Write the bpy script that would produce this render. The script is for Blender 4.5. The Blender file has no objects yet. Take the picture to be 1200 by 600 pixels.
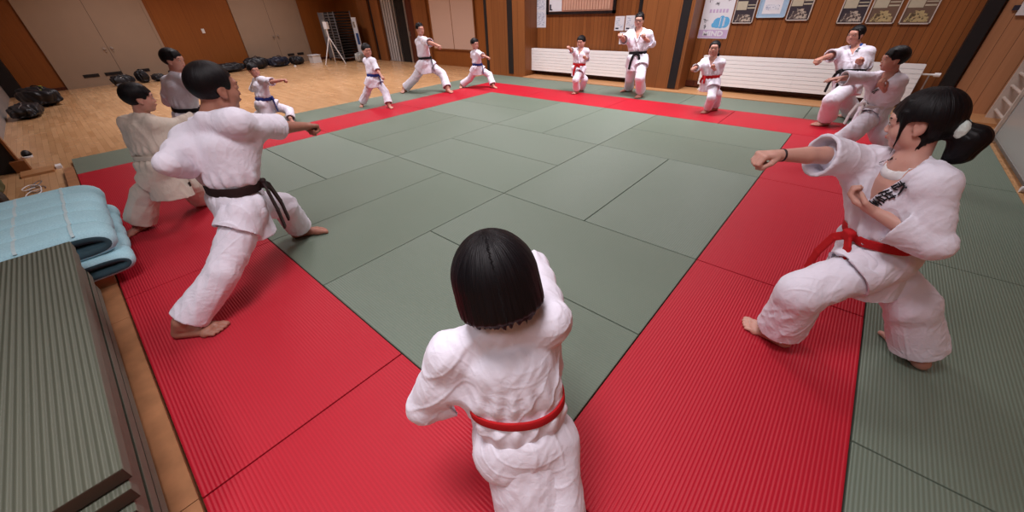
import bpy, bmesh, math, random
import numpy as np
from mathutils import Vector, Matrix
random.seed(7)
SC = bpy.context.scene
COL = SC.collection

# ---------------------------------------------------------------- camera
F_PX, YAW, PITCH, ROLL = 423.447, -0.738919, 0.604507, -0.0417100
CAM = (6.46087, -0.61134, 1.65070)
def make_camera():
    fw = Vector((math.sin(YAW)*math.cos(PITCH), math.cos(YAW)*math.cos(PITCH), -math.sin(PITCH)))
    r = Vector((math.cos(YAW), -math.sin(YAW), 0)); u = r.cross(fw)
    r2 = r*math.cos(ROLL)+u*math.sin(ROLL); u2 = -r*math.sin(ROLL)+u*math.cos(ROLL)
    cd = bpy.data.cameras.new('camera'); cd.sensor_width = 36; cd.lens = F_PX/1200*36
    cd.clip_start = 0.02; cd.clip_end = 100
    o = bpy.data.objects.new('camera', cd); COL.objects.link(o)
    m = Matrix((r2, u2, -fw)).transposed().to_4x4(); m.translation = Vector(CAM); o.matrix_world = m
    SC.camera = o
make_camera()

# ---------------------------------------------------------------- world, exposure, lamps of the hall
SC.view_settings.view_transform = 'Standard'
SC.view_settings.look = 'None'
SC.view_settings.gamma = 1.0
SC.view_settings.use_curve_mapping = False
SC.view_settings.exposure = -0.14
SC.cycles.max_bounces = 6
SC.cycles.diffuse_bounces = 3
SC.cycles.glossy_bounces = 3
wd = bpy.data.worlds.new('hall_air'); SC.world = wd; wd.use_nodes = True
wd.node_tree.nodes['Background'].inputs[0].default_value = (0.9, 0.85, 0.95, 1)
wd.node_tree.nodes['Background'].inputs[1].default_value = 0.03
def area(x, y, z, sx, sy, power, col):
    l = bpy.data.lights.new('ceiling_lamp', 'AREA'); l.shape = 'RECTANGLE'; l.size = sx; l.size_y = sy
    l.energy = power; l.color = col; l.spread = math.radians(130)
    o = bpy.data.objects.new('ceiling_lamp', l); COL.objects.link(o); o.location = (x, y, z)
    return o
LAMPS = [(-9.5, 1.5, 75), (-9.5, 5.5, 75), (-5.0, 1.5, 100), (-5.0, 5.5, 110),
         (-0.5, 2.2, 85), (-0.5, 6.4, 125), (3.3, 2.6, 70), (3.3, 6.5, 145), (6.3, 6.4, 60),
         (5.6, -0.5, 68), (6.4, -2.4, 40)]
for lx, ly, p in LAMPS:
    area(lx, ly, 4.15, 1.3, 0.9, p, (1.0, 0.935, 0.97))

# ---------------------------------------------------------------- materials
def NT(name, rough=0.6, spec=0.4):
    m = bpy.data.materials.new(name); m.use_nodes = True
    nt = m.node_tree; b = nt.nodes['Principled BSDF']
    b.inputs['Roughness'].default_value = rough; b.inputs['Specular IOR Level'].default_value = spec
    return m, nt, b
def N(nt, t, **kw):
    n = nt.nodes.new(t)
    for k, v in kw.items():
        if k.startswith('i_'):
            key = k[2:].replace('_', ' ')
            n.inputs[key].default_value = v
        else: setattr(n, k, v)
    return n
def L(nt, a, b): nt.links.new(a, b)
def math_n(nt, op, a, b=None, c=None):
    n = nt.nodes.new('ShaderNodeMath'); n.operation = op
    for i, v in enumerate((a, b, c)):
        if v is None: continue
        if isinstance(v, (int, float)): n.inputs[i].default_value = v
        else: L(nt, v, n.inputs[i])
    return n.outputs[0]
def mixc(nt, f, a, b):
    n = nt.nodes.new('ShaderNodeMix'); n.data_type = 'RGBA'
    for sock, v in ((n.inputs[0], f), (n.inputs[6], a), (n.inputs[7], b)):
        if isinstance(v, (tuple, list)): sock.default_value = (*v, 1) if len(v) == 3 else v
        elif isinstance(v, (int, float)): sock.default_value = v
        else: L(nt, v, sock)
    return n.outputs[2]
def plain(name, col, rough=0.6, spec=0.4, metal=0.0, noise=0.08, scale=12.0, bump=0.0, bscale=300.0):
    m, nt, b = NT(name, rough, spec)
    tc = N(nt, 'ShaderNodeTexCoord'); ns = N(nt, 'ShaderNodeTexNoise'); ns.inputs['Scale'].default_value = scale
    ns.inputs['Detail'].default_value = 4
    L(nt, tc.outputs['Object'], ns.inputs['Vector'])
    dark = tuple(c*(1-noise*2) for c in col); lite = tuple(min(1, c*(1+noise)) for c in col)
    L(nt, mixc(nt, ns.outputs['Fac'], dark, lite), b.inputs['Base Color'])
    b.inputs['Metallic'].default_value = metal
    if bump:
        n2 = N(nt, 'ShaderNodeTexNoise'); n2.inputs['Scale'].default_value = bscale; n2.inputs['Detail'].default_value = 3
        L(nt, tc.outputs['Object'], n2.inputs['Vector'])
        bp = N(nt, 'ShaderNodeBump'); bp.inputs['Strength'].default_value = bump; bp.inputs['Distance'].default_value = 0.002
        L(nt, n2.outputs['Fac'], bp.inputs['Height']); L(nt, bp.outputs['Normal'], b.inputs['Normal'])
    return m
def plank_wood(name, c1, c2, pitch=0.11, groove=0.05, rough=0.38, horizontal=False, tone=0.5, spec=0.35):
    """boards side by side with fine grain; boards run upright (walls)"""
    m, nt, b = NT(name, rough, spec)
    g = N(nt, 'ShaderNodeNewGeometry'); s = N(nt, 'ShaderNodeSeparateXYZ'); L(nt, g.outputs['Position'], s.inputs[0])
    u = math_n(nt, 'ADD', s.outputs[0], s.outputs[1])
    q = math_n(nt, 'DIVIDE', u, pitch); fl = math_n(nt, 'FLOOR', q); fr = math_n(nt, 'SUBTRACT', q, fl)
    wn = N(nt, 'ShaderNodeTexWhiteNoise', noise_dimensions='1D'); L(nt, fl, wn.inputs['W'])
    cb = N(nt, 'ShaderNodeCombineXYZ'); L(nt, math_n(nt, 'MULTIPLY', u, 34.0), cb.inputs[0])
    L(nt, math_n(nt, 'MULTIPLY', s.outputs[2], 1.3), cb.inputs[1]); L(nt, math_n(nt, 'MULTIPLY', fl, 3.7), cb.inputs[2])
    ns = N(nt, 'ShaderNodeTexNoise'); ns.inputs['Scale'].default_value = 1.0; ns.inputs['Detail'].default_value = 5
    L(nt, cb.outputs[0], ns.inputs['Vector'])
    f = math_n(nt, 'ADD', math_n(nt, 'MULTIPLY', wn.outputs['Value'], tone), math_n(nt, 'MULTIPLY', ns.outputs['Fac'], 1.0-tone*0.5))
    f = math_n(nt, 'MULTIPLY', f, 0.85)
    c = mixc(nt, f, c1, c2)
    line = math_n(nt, 'LESS_THAN', fr, groove)
    c = mixc(nt, line, c, tuple(v*0.22 for v in c1))
    L(nt, c, b.inputs['Base Color'])
    return m
def parquet(name):
    m, nt, b = NT(name, 0.22, 0.5)
    g = N(nt, 'ShaderNodeNewGeometry'); mp = N(nt, 'ShaderNodeMapping')
    L(nt, g.outputs['Position'], mp.inputs[0]); mp.inputs['Rotation'].default_value = (0, 0, 0)
    br = N(nt, 'ShaderNodeTexBrick'); L(nt, mp.outputs[0], br.inputs['Vector'])
    br.inputs['Scale'].default_value = 1.0; br.inputs['Brick Width'].default_value = 0.62; br.inputs['Row Height'].default_value = 0.075
    br.inputs['Mortar Size'].default_value = 0.0016; br.inputs['Bias'].default_value = -0.1
    br.inputs['Color1'].default_value = (0.62, 0.36, 0.185, 1); br.inputs['Color2'].default_value = (0.44, 0.23, 0.105, 1)
    br.inputs['Mortar'].default_value = (0.16, 0.07, 0.03, 1)
    cb = N(nt, 'ShaderNodeMapping'); L(nt, g.outputs['Position'], cb.inputs[0]); cb.inputs['Scale'].default_value = (1.6, 30, 1)
    ns = N(nt, 'ShaderNodeTexNoise'); ns.inputs['Scale'].default_value = 1.0; ns.inputs['Detail'].default_value = 6
    L(nt, cb.outputs[0], ns.inputs['Vector'])
    c = mixc(nt, math_n(nt, 'MULTIPLY', ns.outputs['Fac'], 0.55), br.outputs['Color'], (0.70, 0.42, 0.20))
    L(nt, c, b.inputs['Base Color'])
    n3 = N(nt, 'ShaderNodeTexNoise'); n3.inputs['Scale'].default_value = 3.0; L(nt, g.outputs['Position'], n3.inputs['Vector'])
    L(nt, math_n(nt, 'ADD', math_n(nt, 'MULTIPLY', n3.outputs['Fac'], 0.16), 0.17), b.inputs['Roughness'])
    return m
def ribbed(name, col, pitch=0.0158, rough=0.47, depth=0.0007, wear=(0.5, 0.5, 0.5), wearf=0.12, spec=0.45):
    """rush-patterned vinyl: ribs along the object's own x"""
    m, nt, b = NT(name, rough, spec)
    tc = N(nt, 'ShaderNodeTexCoord'); s = N(nt, 'ShaderNodeSeparateXYZ'); L(nt, tc.outputs['Object'], s.inputs[0])
    w = math_n(nt, 'SINE', math_n(nt, 'MULTIPLY', s.outputs[1], 2*math.pi/pitch))
    t = math_n(nt, 'SINE', math_n(nt, 'MULTIPLY', s.outputs[0], 2*math.pi/0.007))
    h = math_n(nt, 'ADD', w, math_n(nt, 'MULTIPLY', math_n(nt, 'MULTIPLY', t, w), 0.3))
    bp = N(nt, 'ShaderNodeBump'); bp.inputs['Strength'].default_value = 1.0; bp.inputs['Distance'].default_value = depth
    L(nt, h, bp.inputs['Height']); L(nt, bp.outputs['Normal'], b.inputs['Normal'])
    ns = N(nt, 'ShaderNodeTexNoise'); ns.inputs['Scale'].default_value = 1.7; ns.inputs['Detail'].default_value = 7
    L(nt, tc.outputs['Object'], ns.inputs['Vector'])
    oi = N(nt, 'ShaderNodeObjectInfo')
    vt = N(nt, 'ShaderNodeVectorTransform', vector_type='VECTOR', convert_from='OBJECT', convert_to='WORLD'); vt.inputs[0].default_value = (1, 0, 0)
    L(nt, vt.outputs[0], b.inputs['Tangent']); b.inputs['Anisotropic'].default_value = 0.9
    c = mixc(nt, math_n(nt, 'MULTIPLY', ns.outputs['Fac'], wearf*2), col, wear)
    groove = math_n(nt, 'MULTIPLY', math_n(nt, 'SUBTRACT', 1.0, w), 0.10)
    c = mixc(nt, groove, c, tuple(v*0.35 for v in col))
    c = mixc(nt, math_n(nt, 'MULTIPLY', oi.outputs['Random'], 0.16), c, tuple(v*0.7 for v in col))
    L(nt, c, b.inputs['Base Color'])
    return m
M = {}
M['wall_wood'] = plank_wood('panelled wood wall', (0.140, 0.041, 0.011), (0.33, 0.115, 0.032), 0.105)
M['wall_wood_wide'] = plank_wood('smooth wood wall', (0.21, 0.062, 0.013), (0.34, 0.115, 0.026), 0.9, 0.004, tone=0.25)
M['pillar_wood'] = plank_wood('pillar wood', (0.165, 0.054, 0.016), (0.31, 0.115, 0.036), 0.24, 0.02)
M['light_wood'] = plank_wood('light corner wood', (0.42, 0.185, 0.085), (0.62, 0.31, 0.16), 0.17, 0.03)
M['ledge'] = plank_wood('ledge wood', (0.42, 0.20, 0.085), (0.58, 0.31, 0.14), 1.9, 0.002)
M['floor'] = parquet('parquet')
M['red'] = ribbed('red rush vinyl', (0.50, 0.011, 0.028), wear=(0.56, 0.05, 0.07), spec=0.28)
M['green'] = ribbed('green rush vinyl', (0.160, 0.208, 0.160), wear=(0.24, 0.285, 0.235))
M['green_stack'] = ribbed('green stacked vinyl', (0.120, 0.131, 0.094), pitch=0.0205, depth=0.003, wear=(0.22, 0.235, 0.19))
M['mat_side'] = plain('mat foam edge', (0.175, 0.195, 0.150), 0.8)
M['mat_base'] = plain('mat dark base', (0.045, 0.032, 0.022), 0.7)
M['board'] = plain('edge board wood', (0.42, 0.19, 0.085), 0.5, noise=0.25, scale=9)
M['cream'] = plain('cream door paint', (0.36, 0.255, 0.18), 0.5, noise=0.03, scale=3)
M['cream_dark'] = plain('door gap', (0.10, 0.06, 0.04), 0.6)
M['beige'] = plain('beige felt', (0.60, 0.42, 0.34), 0.9, noise=0.03, scale=60)
M['black'] = plain('black paint', (0.012, 0.010, 0.011), 0.5, noise=0.1)
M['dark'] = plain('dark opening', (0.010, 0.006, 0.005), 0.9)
M['darkred'] = plank_wood('dark stained wood', (0.06, 0.014, 0.008), (0.12, 0.03, 0.015), 0.2)
M['rad'] = plain('white enamel', (0.90, 0.90, 0.90), 0.35, noise=0.02, scale=3)
M['steel'] = plain('brushed steel', (0.55, 0.54, 0.54), 0.35, metal=0.9)
M['grey'] = plain('grey steel', (0.20, 0.20, 0.22), 0.45, metal=0.3)
M['white'] = plain('white plastic', (0.80, 0.79, 0.80), 0.5, noise=0.03)
M['ceil'] = plain('ceiling paint', (0.55, 0.50, 0.46), 0.9, noise=0.02)
M['plaster'] = plain('plaster', (0.30, 0.26, 0.24), 0.9, noise=0.05, scale=2)

# ---------------------------------------------------------------- mesh helpers
def box(bm, x0, x1, y0, y1, z0, z1, rot=None, about=None):
    vs = [bm.verts.new((x, y, z)) for z in (z0, z1) for y in (y0, y1) for x in (x0, x1)]
    for f in ((0, 2, 3, 1), (4, 5, 7, 6), (0, 1, 5, 4), (2, 6, 7, 3), (0, 4, 6, 2), (1, 3, 7, 5)):
        bm.faces.new([vs[i] for i in f])
    if rot is not None:
        c = Vector(about) if about else Vector(((x0+x1)/2, (y0+y1)/2, (z0+z1)/2))
        for v in vs: v.co = rot @ (v.co-c)+c
    return vs
def cyl(bm, a, b, r, n=12, r2=None):
    a = Vector(a); b = Vector(b); d = (b-a).normalized(); r2 = r if r2 is None else r2
    t = Vector((0, 0, 1)) if abs(d.z) < 0.9 else Vector((1, 0, 0)); u = d.cross(t).normalized(); w = d.cross(u)
    A = [bm.verts.new(a+(u*math.cos(2*math.pi*i/n)+w*math.sin(2*math.pi*i/n))*r) for i in range(n)]
    B = [bm.verts.new(b+(u*math.cos(2*math.pi*i/n)+w*math.sin(2*math.pi*i/n))*r2) for i in range(n)]
    for i in range(n): bm.faces.new((A[i], A[(i+1) % n], B[(i+1) % n], B[i]))
    bm.faces.new(A[::-1]); bm.faces.new(B)
def tube(bm, pts, r, n=8):
    for a, b in zip(pts[:-1], pts[1:]): cyl(bm, a, b, r, n)
def link(name, me, mat, parent=None, smooth=False, mats=None):
    o = bpy.data.objects.new(name, me); COL.objects.link(o)
    for mm in (mats or [mat]): me.materials.append(mm)
    if smooth: me.polygons.foreach_set('use_smooth', [True]*len(me.polygons))
    if parent is not None:
        off = Vector(parent.get('_loc', parent.location)) if parent.type == 'EMPTY' else Vector((0, 0, 0))
        pw = parent
        # world position of the parent chain (all unrotated unless told otherwise)
        off = Vector((0, 0, 0))
        while pw is not None: off += pw.location; pw = pw.parent
        me.transform(Matrix.Translation(-off)); o.parent = parent
    return o
def obj(name, bm, mat, parent=None, bevel=0.0, smooth=False, origin=None, mats=None):
    if bevel:
        es = [e for e in bm.edges if len(e.link_faces) == 2 and e.calc_face_angle(0) > 0.6]
        bmesh.ops.bevel(bm, geom=es, offset=bevel, segments=2, affect='EDGES', profile=0.6)
    bmesh.ops.recalc_face_normals(bm, faces=bm.faces)
    me = bpy.data.meshes.new(name); bm.to_mesh(me); bm.free()
    o = link(name, me, mat, parent, smooth, mats)
    if origin is not None and parent is None:
        me.transform(Matrix.Translation(-Vector(origin))); o.location = origin
    return o
def tag(o, label, cat, group=None, kind=None):
    o['label'] = label; o['category'] = cat
    if group: o['group'] = group
    if kind: o['kind'] = kind
    return o
def thing(name, label, cat, loc, group=None, rotz=0):
    o = bpy.data.objects.new(name, None); COL.objects.link(o); o.location = loc; o.empty_display_size = 0.1
    return tag(o, label, cat, group)
def struct(name, bm, mat, parent=None, bevel=0.0):
    o = obj(name, bm, mat, parent, bevel)
    if parent is None: o['kind'] = 'structure'
    return o
def B(*boxes):
    bm = bmesh.new()
    for b in boxes: box(bm, *b)
    return bm
FZ = -0.05      # hall floor; the mats' upper side is z = 0
# ================================================================ THE ROOM
struct('floor', B((-12.6, 9.6, -4.2, 9.6, FZ-0.1, FZ)), M['floor'])
struct('ceiling', B((-12.6, 9.6, -4.2, 9.6, 4.25, 4.35)), M['ceil'])
WT = 4.25
# back wall behind the radiators, wall of the wide hall, end walls
struct('wall_back', B((-1.0, 8.45, 8.78, 8.9, FZ, WT)), M['wall_wood'])
struct('wall_back_hall', B((-12.4, -1.0, 9.02, 9.12, FZ, WT)), M['wall_wood_wide'])
struct('wall_left', B((-12.55, -12.4, -1.9, 9.1, FZ, WT)), M['wall_wood_wide'])
struct('wall_right', B((8.34, 8.47, -4.1, 8.9, FZ, WT)), M['light_wood'])
struct('wall_front', B((-12.5, -2.25, -1.82, -1.74, FZ, WT)), M['plaster'])
struct('trim_22', B((-12.4, -12.05, -1.74, -1.40, FZ, WT)), M['black'])
struct('wall_front_near', B((-2.3, 8.5, -4.15, -4.05, FZ, WT)), M['plaster'])
struct('wall_front_return', B((-2.35, -2.25, -4.1, -1.82, FZ, WT)), M['plaster'])
# baseboard + light wooden ledge at the foot of the back wall
struct('baseboard_back', B((-0.75, 7.45, 8.73, 8.785, 0.03, 0.14)), M['darkred'], bevel=0.004)
struct('trim_1', B((-0.75, 8.4, 8.06, 8.78, FZ, 0.0)), M['ledge'], bevel=0.004)
# light wood corner panel right of the black post
struct('trim_2', B((7.66, 8.42, 8.70, 8.79, FZ, WT)), M['light_wood'])
struct('trim_3', B((7.46, 7.62, 8.62, 8.80, FZ, WT)), M['black'])
# pillars with black tracks
def pillar(n, x0, x1, y0, y1, tracks):
    struct('trim_%d' % n, B((x0, x1, y0, y1, FZ, WT)), M['pillar_wood'], bevel=0.006)
    for k, (tx0, tx1, ty) in enumerate(tracks):
        struct('trim_%d' % (n+1+k), B((tx0, tx1, ty-0.012, ty+0.02, 0.02, WT)), M['black'])
pillar(4, -2.32, -0.80, 8.25, 9.0, [(-2.30, -2.20, 8.25), (-1.42, -1.24, 8.25)])
pillar(10, 2.42, 3.50, 8.30, 8.8, [(3.26, 3.43, 8.30)])
struct('trim_14', B((2.12, 2.2, 8.76, 8.79, 0.0, WT)), M['black'])
# hall side: columns, dark doorway, stained door leaf
struct('trim_15', B((-10.35, -10.22, 8.96, 9.03, FZ, WT)), M['black'])
struct('trim_16', B((-10.22, -9.45, 8.86, 9.03, FZ, WT)), M['pillar_wood'])
struct('trim_17', B((-9.45, -9.15, 8.93, 9.03, FZ, WT)), M['black'])
struct('trim_18', B((-9.15, -8.60, 8.82, 9.03, FZ, WT)), M['pillar_wood'])
struct('trim_19', B((-6.60, -5.80, 8.92, 9.03, FZ, WT)), M['pillar_wood'])
struct('trim_20', B((-3.15, -2.35, 8.80, 9.03, FZ, WT)), M['wall_wood_wide'])
# folded lattice gate, doorway and door
g = thing('folding_gate', 'pale metal folding gate drawn aside left of the dark doorway', 'gate', (-8.2, 8.95, FZ))
for k in range(9):
    x = -8.55+k*0.085
    obj('slat', B((x, x+0.03, 8.90, 8.96, FZ+0.02, 3.0)), M['white'] if k % 2 else M['steel'], g)
obj('base_rail', B((-8.6, -7.75, 8.88, 8.98, FZ, FZ+0.03)), M['steel'], g)
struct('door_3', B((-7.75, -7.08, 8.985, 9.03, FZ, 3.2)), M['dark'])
struct('trim_21', B((-7.80, -7.72, 8.93, 9.03, FZ, 3.2), (-7.10, -7.02, 8.93, 9.03, FZ, 3.2)), M['steel'])
d4 = struct('door_4', B((-7.02, -6.60, 8.95, 9.02, FZ, 3.2)), M['darkred'])
obj('door_handle', B((-6.98, -6.95, 8.91, 8.95, 0.85, 1.0)), M['steel'], d4)
# felt notice board, two sheets in one frame
nb = thing('notice_board', 'large empty beige felt notice board on the wooden hall wall', 'notice board', (-4.57, 9.02, 0.47))
obj('felt_panel', B((-5.66, -4.58, 8.975, 9.02, 0.49, 2.3)), M['beige'], nb)
obj('felt_panel', B((-4.565, -3.50, 8.975, 9.02, 0.49, 2.3)), M['beige'], nb)
obj('frame', B((-5.70, -3.46, 8.965, 9.02, 0.455, 0.49), (-5.70, -5.66, 8.965, 9.02, 0.455, 2.34), (-3.50, -3.46, 8.965, 9.02, 0.455, 2.34), (-4.58, -4.565, 8.968, 9.02, 0.49, 2.3)), M['pillar_wood'], nb)

# left wall double doors
def ddoor(n, y0, y1, slots):
    X = -12.4
    fr = struct('door_%d' % n, B((X, X+0.05, y0, (y0+y1)/2-0.006, FZ, 3.0), (X, X+0.05, (y0+y1)/2+0.006, y1, FZ, 3.0)), M['cream'])
    obj('door_frame', B((X-0.01, X+0.07, y0-0.08, y0, FZ, 3.05), (X-0.01, X+0.07, y1, y1+0.08, FZ, 3.05)), M['cream'], fr, bevel=0.005)
    obj('door_gap', B((X, X+0.051, (y0+y1)/2-0.006, (y0+y1)/2+0.006, FZ, 3.0)), M['cream_dark'], fr)
    for s in (-1, 1):
        bm = bmesh.new(); cy = (y0+y1)/2+s*0.09
        cyl(bm, (X+0.04, cy, 0.98), (X+0.10, cy, 0.98), 0.035, 14); cyl(bm, (X+0.06, cy, 0.90), (X+0.085, cy, 0.90), 0.018, 10)
        obj('door_handle', bm, M['steel'], fr, smooth=False)
    for (a, b) in slots:
        obj('floor_slot', B((X+0.04, X+0.062, a, b, 0.22, 0.31)), M['black'], fr)
ddoor(1, -0.42, 2.32, [(0.0, 0.38), (0.52, 0.95), (1.35, 1.68)])
ddoor(2, 4.95, 7.28, [(6.35, 6.62), (6.75, 7.02)])
sw = tag(obj('wall_switch', B((-12.4, -12.38, 3.69, 3.78, 1.22, 1.36), (-12.38, -12.372, 3.715, 3.755, 1.26, 1.31)), M['white'], None, bevel=0.003), 'small white switch plate on the wooden wall between the two cream doors', 'switch')
struct('baseboard_left', B((-12.4, -12.37, -1.9, -0.5, FZ, 0.04), (-12.4, -12.37, 2.4, 4.87, FZ, 0.04), (-12.4, -12.37, 7.36, 9.0, FZ, 0.04)), M['darkred'])

# ---------------------------------------------------------------- radiators
def radiator(x0, x1, label):
    t = thing('radiator', label, 'radiator', ((x0+x1)/2, 8.6, FZ), 'white panel radiators along the back wall')
    bm = bmesh.new(); z0, z1, nr = 0.11, 0.665, 8
    hgt = (z1-z0)/nr
    for k in range(nr):
        box(bm, x0, x1, 8.53, 8.60, z0+k*hgt+0.004, z0+(k+1)*hgt-0.004)
    obj('front_panel', bm, M['rad'], t, bevel=0.008)
    obj('back_panel', B((x0+0.002, x1-0.002, 8.538, 8.66, z0+0.004, z1-0.006)), M['rad'], t)
    # fine joints between the sections
    n = 2
    for k in range(1, n): obj('section_joint', B((x0+k*(x1-x0)/n-0.002, x0+k*(x1-x0)/n+0.002, 8.526, 8.531, z0, z1)), M['rad'], t)
    for s in (x0+0.03, x1-0.06):
        obj('leg', B((s, s+0.03, 8.57, 8.60, FZ+0.05, z0+0.02), (s-0.02, s+0.05, 8.55, 8.62, FZ+0.05, FZ+0.06)), M['rad'], t)
    for s in (x0+0.4, x1-0.4):
        obj('wall_bracket', B((s, s+0.03, 8.66, 8.778, 0.3, 0.5)), M['grey'], t)
    return t
radiator(-1.03, 2.36, 'long white ribbed radiator between the two wooden pillars, under the black framed board')
r2 = radiator(3.82, 7.18, 'long white ribbed radiator under the row of framed photographs')
bm = bmesh.new(); cyl(bm, (7.18, 8.6, 0.52), (7.33, 8.6, 0.52), 0.014); cyl(bm, (7.33, 8.6, 0.52), (7.40, 8.6, 0.52), 0.03)
obj('valve', bm, M['rad'], r2)
bm = bmesh.new(); tube(bm, [(7.28, 8.6, 0.52), (7.28, 8.6, 0.0)], 0.012); obj('supply_pipe', bm, M['steel'], r2)

# ---------------------------------------------------------------- notices and framed photographs on the back wall
YW = 8.778
def noise_picture(name, base, ink, scale=22.0, thr=0.52, stretch=(1, 1, 1)):
    m, nt, b = NT(name, 0.35, 0.4)
    tc = N(nt, 'ShaderNodeTexCoord'); mp = N(nt, 'ShaderNodeMapping'); L(nt, tc.outputs['Object'], mp.inputs[0])
    mp.inputs['Scale'].default_value = stretch
    ns = N(nt, 'ShaderNodeTexNoise'); ns.inputs['Scale'].default_value = scale; ns.inputs['Detail'].default_value = 5
    L(nt, mp.outputs[0], ns.inputs['Vector'])
    rp = N(nt, 'ShaderNodeValToRGB'); rp.color_ramp.elements[0].position = thr-0.04; rp.color_ramp.elements[1].position = thr+0.04
    rp.color_ramp.elements[0].color = (*base, 1); rp.color_ramp.elements[1].color = (*ink, 1)
    L(nt, ns.outputs['Fac'], rp.inputs[0]); L(nt, rp.outputs[0], b.inputs['Base Color'])
    return m
M['paper'] = plain('white paper', (0.72, 0.72, 0.76), 0.6, noise=0.02)
M['print'] = noise_picture('small print', (0.70, 0.72, 0.78), (0.25, 0.30, 0.42), 30, 0.56, (1, 1, 2.5))
M['people_photo'] = noise_picture('group photograph', (0.50, 0.42, 0.34), (0.08, 0.06, 0.06), 26, 0.5)
M['people_gold'] = noise_picture('group photograph, golden', (0.46, 0.36, 0.18), (0.10, 0.07, 0.04), 26, 0.55)
M['photo_dark'] = plain('dark photo ground', (0.05, 0.04, 0.05), 0.35)
M['photo_caption'] = plain('pale caption sheet', (0.50, 0.45, 0.33), 0.5)
M['pale_blue'] = plain('pale blue mount', (0.35, 0.50, 0.66), 0.4)
M['blue_ink'] = plain('light blue print', (0.12, 0.42, 0.72), 0.5)
M['ink'] = plain('black print', (0.03, 0.03, 0.05), 0.5)
M['pink_ink'] = plain('pale violet print', (0.55, 0.42, 0.62), 0.5)
M['frame_pale'] = plain('pale frame', (0.60, 0.52, 0.46), 0.4)
M['frame_blue'] = plain('blue frame', (0.45, 0.58, 0.68), 0.4)
M['frame_dark'] = plain('black lacquer frame', (0.015, 0.010, 0.010), 0.25)
def text_obj(txt, size, mat, parent, loc, extr=0.0015, sx=1.0, name='lettering', rot=(math.pi/2, 0, 0), bold=0.0):
    cu = bpy.data.curves.new(name, 'FONT'); cu.body = txt; cu.size = size; cu.extrude = extr; cu.align_x = 'CENTER'; cu.align_y = 'CENTER'
    cu.offset = bold; cu.resolution_u = 3
    o = bpy.data.objects.new('tmp_text', cu); COL.objects.link(o)
    dg = bpy.context.evaluated_depsgraph_get(); me = bpy.data.meshes.new_from_object(o.evaluated_get(dg))
    bpy.data.objects.remove(o); 
    me.transform(Matrix.Translation(loc) @ (Matrix.Rotation(rot[2], 4, 'Z') @ Matrix.Rotation(rot[0], 4, 'X')) @ Matrix.Diagonal((sx, 1, 1, 1)))
    me.materials.clear()
    return link(name, me, mat, parent)
# paper notice, top left
nt_ = thing('paper_notice', 'white paper notice hung high beside the left pillar', 'notice', (-0.77, YW, 1.14))
obj('sheet', B((-1.04, -0.49, YW-0.006, YW, 1.14, 2.0)), M['paper'], nt_)
obj('print_block', B((-1.0, -0.53, YW-0.008, YW-0.006, 1.18, 1.5)), M['print'], nt_)
obj('print_block', B((-1.0, -0.53, YW-0.008, YW-0.006, 1.54, 1.9)), M['print'], nt_)
# long framed board
fb = thing('framed_board', 'long black framed board with wooden name slips on the back wall', 'board', (0.52, YW, 1.45))
x0, x1, z0, z1 = -0.46, 1.55, 1.43, 2.05
obj('frame', B((x0, x1, YW-0.05, YW, z0, z0+0.06), (x0, x1, YW-0.05, YW, z1-0.06, z1), (x0, x0+0.07, YW-0.05, YW, z0, z1), (x1-0.07, x1, YW-0.05, YW, z0, z1)), M['frame_dark'], fb, bevel=0.006)
obj('backing', B((x0+0.06, x1-0.06, YW-0.02, YW, z0+0.05, z1-0.05)), plain('name board ground', (0.45, 0.20, 0.13), 0.5), fb)
obj('title_sheet', B((x0+0.09, x0+0.48, YW-0.026, YW-0.02, z0+0.07, z1-0.08)), M['paper'], fb)
obj('title_mark', B((x0+0.10, x0+0.15, YW-0.029, YW-0.026, z0+0.10, z0+0.22), (x0+0.11, x0+0.19, YW-0.029, YW-0.026, z0+0.09, z0+0.12)), M['ink'], fb)
M['slip'] = plain('name slip wood', (0.62, 0.36, 0.26), 0.5, noise=0.12, scale=5)
for k in range(17):
    xx = x0+0.53+k*0.079
    obj('name_slip', B((xx, xx+0.062, YW-0.03, YW-0.02, z0+0.085, z1-0.10)), M['slip'], fb)
# three small sheets left of the adult
for (sx0, sx1, sz0, sz1, lab) in ((1.56, 1.80, 1.08, 1.37, 'small white printed sheet nearest the black framed board, left of its neighbour'),
                                 (1.83, 2.09, 1.08, 1.38, 'small white printed sheet partly behind the head of the person with glasses'),
                                 (1.72, 1.98, 0.80, 1.05, 'small white printed sheet lowest of the three by the person with glasses')):
    s = thing('printed_sheet', lab, 'notice', ((sx0+sx1)/2, YW, sz0), 'small printed sheets beside the adult')
    obj('sheet', B((sx0, sx1, YW-0.005, YW, sz0, sz1)), M['paper'], s)
    w = (sx1-sx0)
    obj('picture', B((sx0+0.15*w, sx0+0.5*w, YW-0.007, YW-0.005, sz0+0.10, sz1-0.04), (sx0+0.55*w, sx0+0.85*w, YW-0.007, YW-0.005, sz0+0.04, sz0+0.12)), M['print'], s)
    obj('caption', B((sx0+0.12*w, sx0+0.45*w, YW-0.007, YW-0.005, sz0+0.03, sz0+0.06)), M['ink'], s)
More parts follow.
